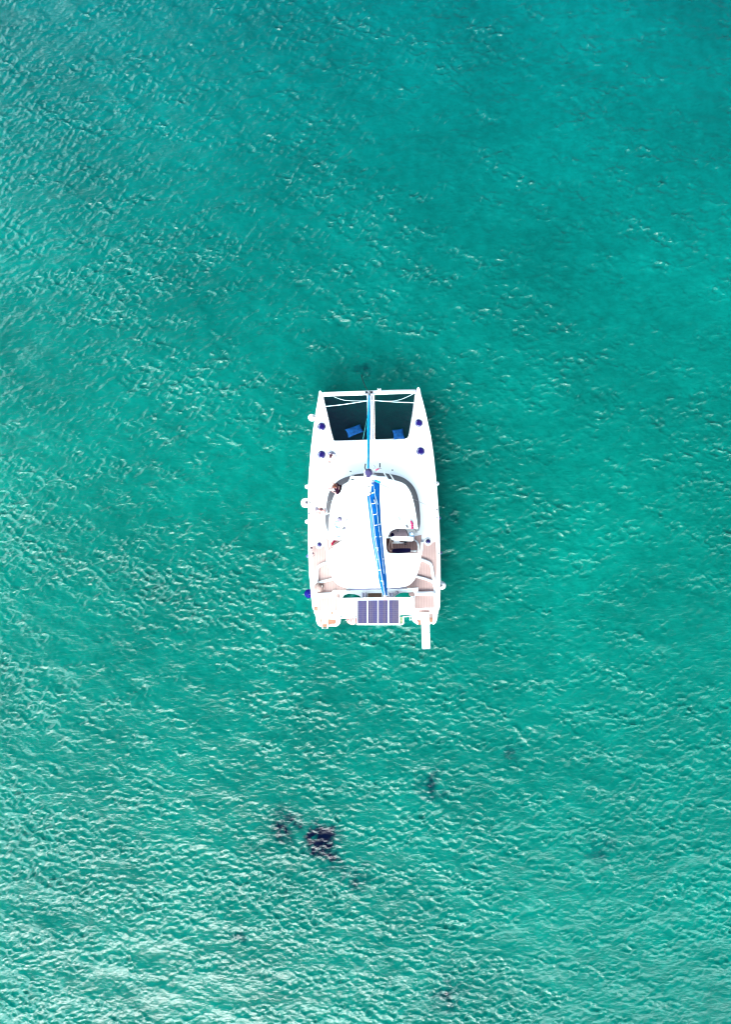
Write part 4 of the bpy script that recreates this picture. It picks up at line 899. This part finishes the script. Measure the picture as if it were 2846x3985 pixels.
# 2: woman sitting on the cabin edge, leaning forward, one leg stretched over the side deck
s0 = B3(1165, 500, 2.70)
def w2(x, y, z): return B3(x, y, z)
J2 = dict(pelvis=(w2(1165, 520, 3.02), (.15, .13)), waist=(w2(1180, 520, 3.20), (.14, .12)), chest=(w2(1175, 520, 3.42), (.155, .13)), neck=(w2(1080, 450, 3.50), .055), nape=(w2(1050, 430, 3.55), .05),
          shL=(w2(1150, 350, 3.42), .066), elL=(w2(1080, 340, 3.15), .05), wrL=(w2(1000, 470, 3.0), .030), shR=(w2(1170, 650, 3.40), .066), elR=(w2(1160, 740, 3.12), .05), wrR=(w2(1010, 650, 3.0), .030),
          hipL=(w2(1120, 440, 2.98), .10), knL=(w2(950, 300, 2.95), .062), anL=(w2(760, 205, 2.45), .038), toL=(w2(672, 178, 2.42), .034),
          hipR=(w2(1120, 580, 2.98), .10), knR=(w2(770, 550, 2.95), .070), anR=(w2(840, 590, 2.45), .040), toR=(w2(750, 600, 2.42), .034))
person('woman in a dark top with auburn hair sitting on the cabin window edge', B3(1165, 500, 2.9), J2, w2(1010, 440, 3.62), V((-.75, -.35, -.55)), hair_r, darktop, flower2, hair_len=.20, sleeve='long', SH=1.42)
# 3: figure in white sitting on the cabin side with dark hair
def w3(x, y, z): return B6(x, y, z)
J3 = dict(pelvis=(w3(1290, 1230, 2.98), (.14, .12)), waist=(w3(1280, 1220, 3.15), (.135, .11)), chest=(w3(1230, 1200, 3.38), (.15, .115)), neck=(w3(1150, 1160, 3.52), .05), nape=(w3(1120, 1140, 3.56), .05),
          shL=(w3(1240, 1020, 3.36), .060), elL=(w3(1120, 980, 3.1), .042), wrL=(w3(930, 1060, 2.95), .028), shR=(w3(1230, 1370, 3.36), .060), elR=(w3(1120, 1400, 3.1), .042), wrR=(w3(900, 1300, 2.9), .028),
          hipL=(w3(1240, 1140, 2.95), .10), knL=(w3(900, 1120, 2.9), .060), anL=(w3(800, 1180, 2.3), .038), toL=(w3(720, 1180, 2.24), .034),
          hipR=(w3(1240, 1310, 2.95), .10), knR=(w3(880, 1330, 2.85), .060), anR=(w3(780, 1360, 2.3), .038), toR=(w3(735, 1330, 2.24), .034))
person('dark haired figure in white clothes seated on the left cabin side', w3(1250, 1230, 2.9), J3, w3(1088, 1110, 3.66), V((-.85, -.1, -.5)), hair_d, wcloth, wcloth)
hat = thing('sun_hat', 'grey cloth cap with dark brim held by the seated figure in white', 'hat', B6(870, 1100, 2.98))
lathe('crown', B6(850, 1085, 2.99), [(.10, 0), (.095, .06), (.06, .10), (0, .11)], capm, hat, 18)
slab('brim', [B6(*p, 3.0) for p in [(800, 1150), (950, 1080), (985, 1110), (900, 1165), (830, 1215)]], .015, mat('brim_navy', (.05, .04, .09), .8), hat)
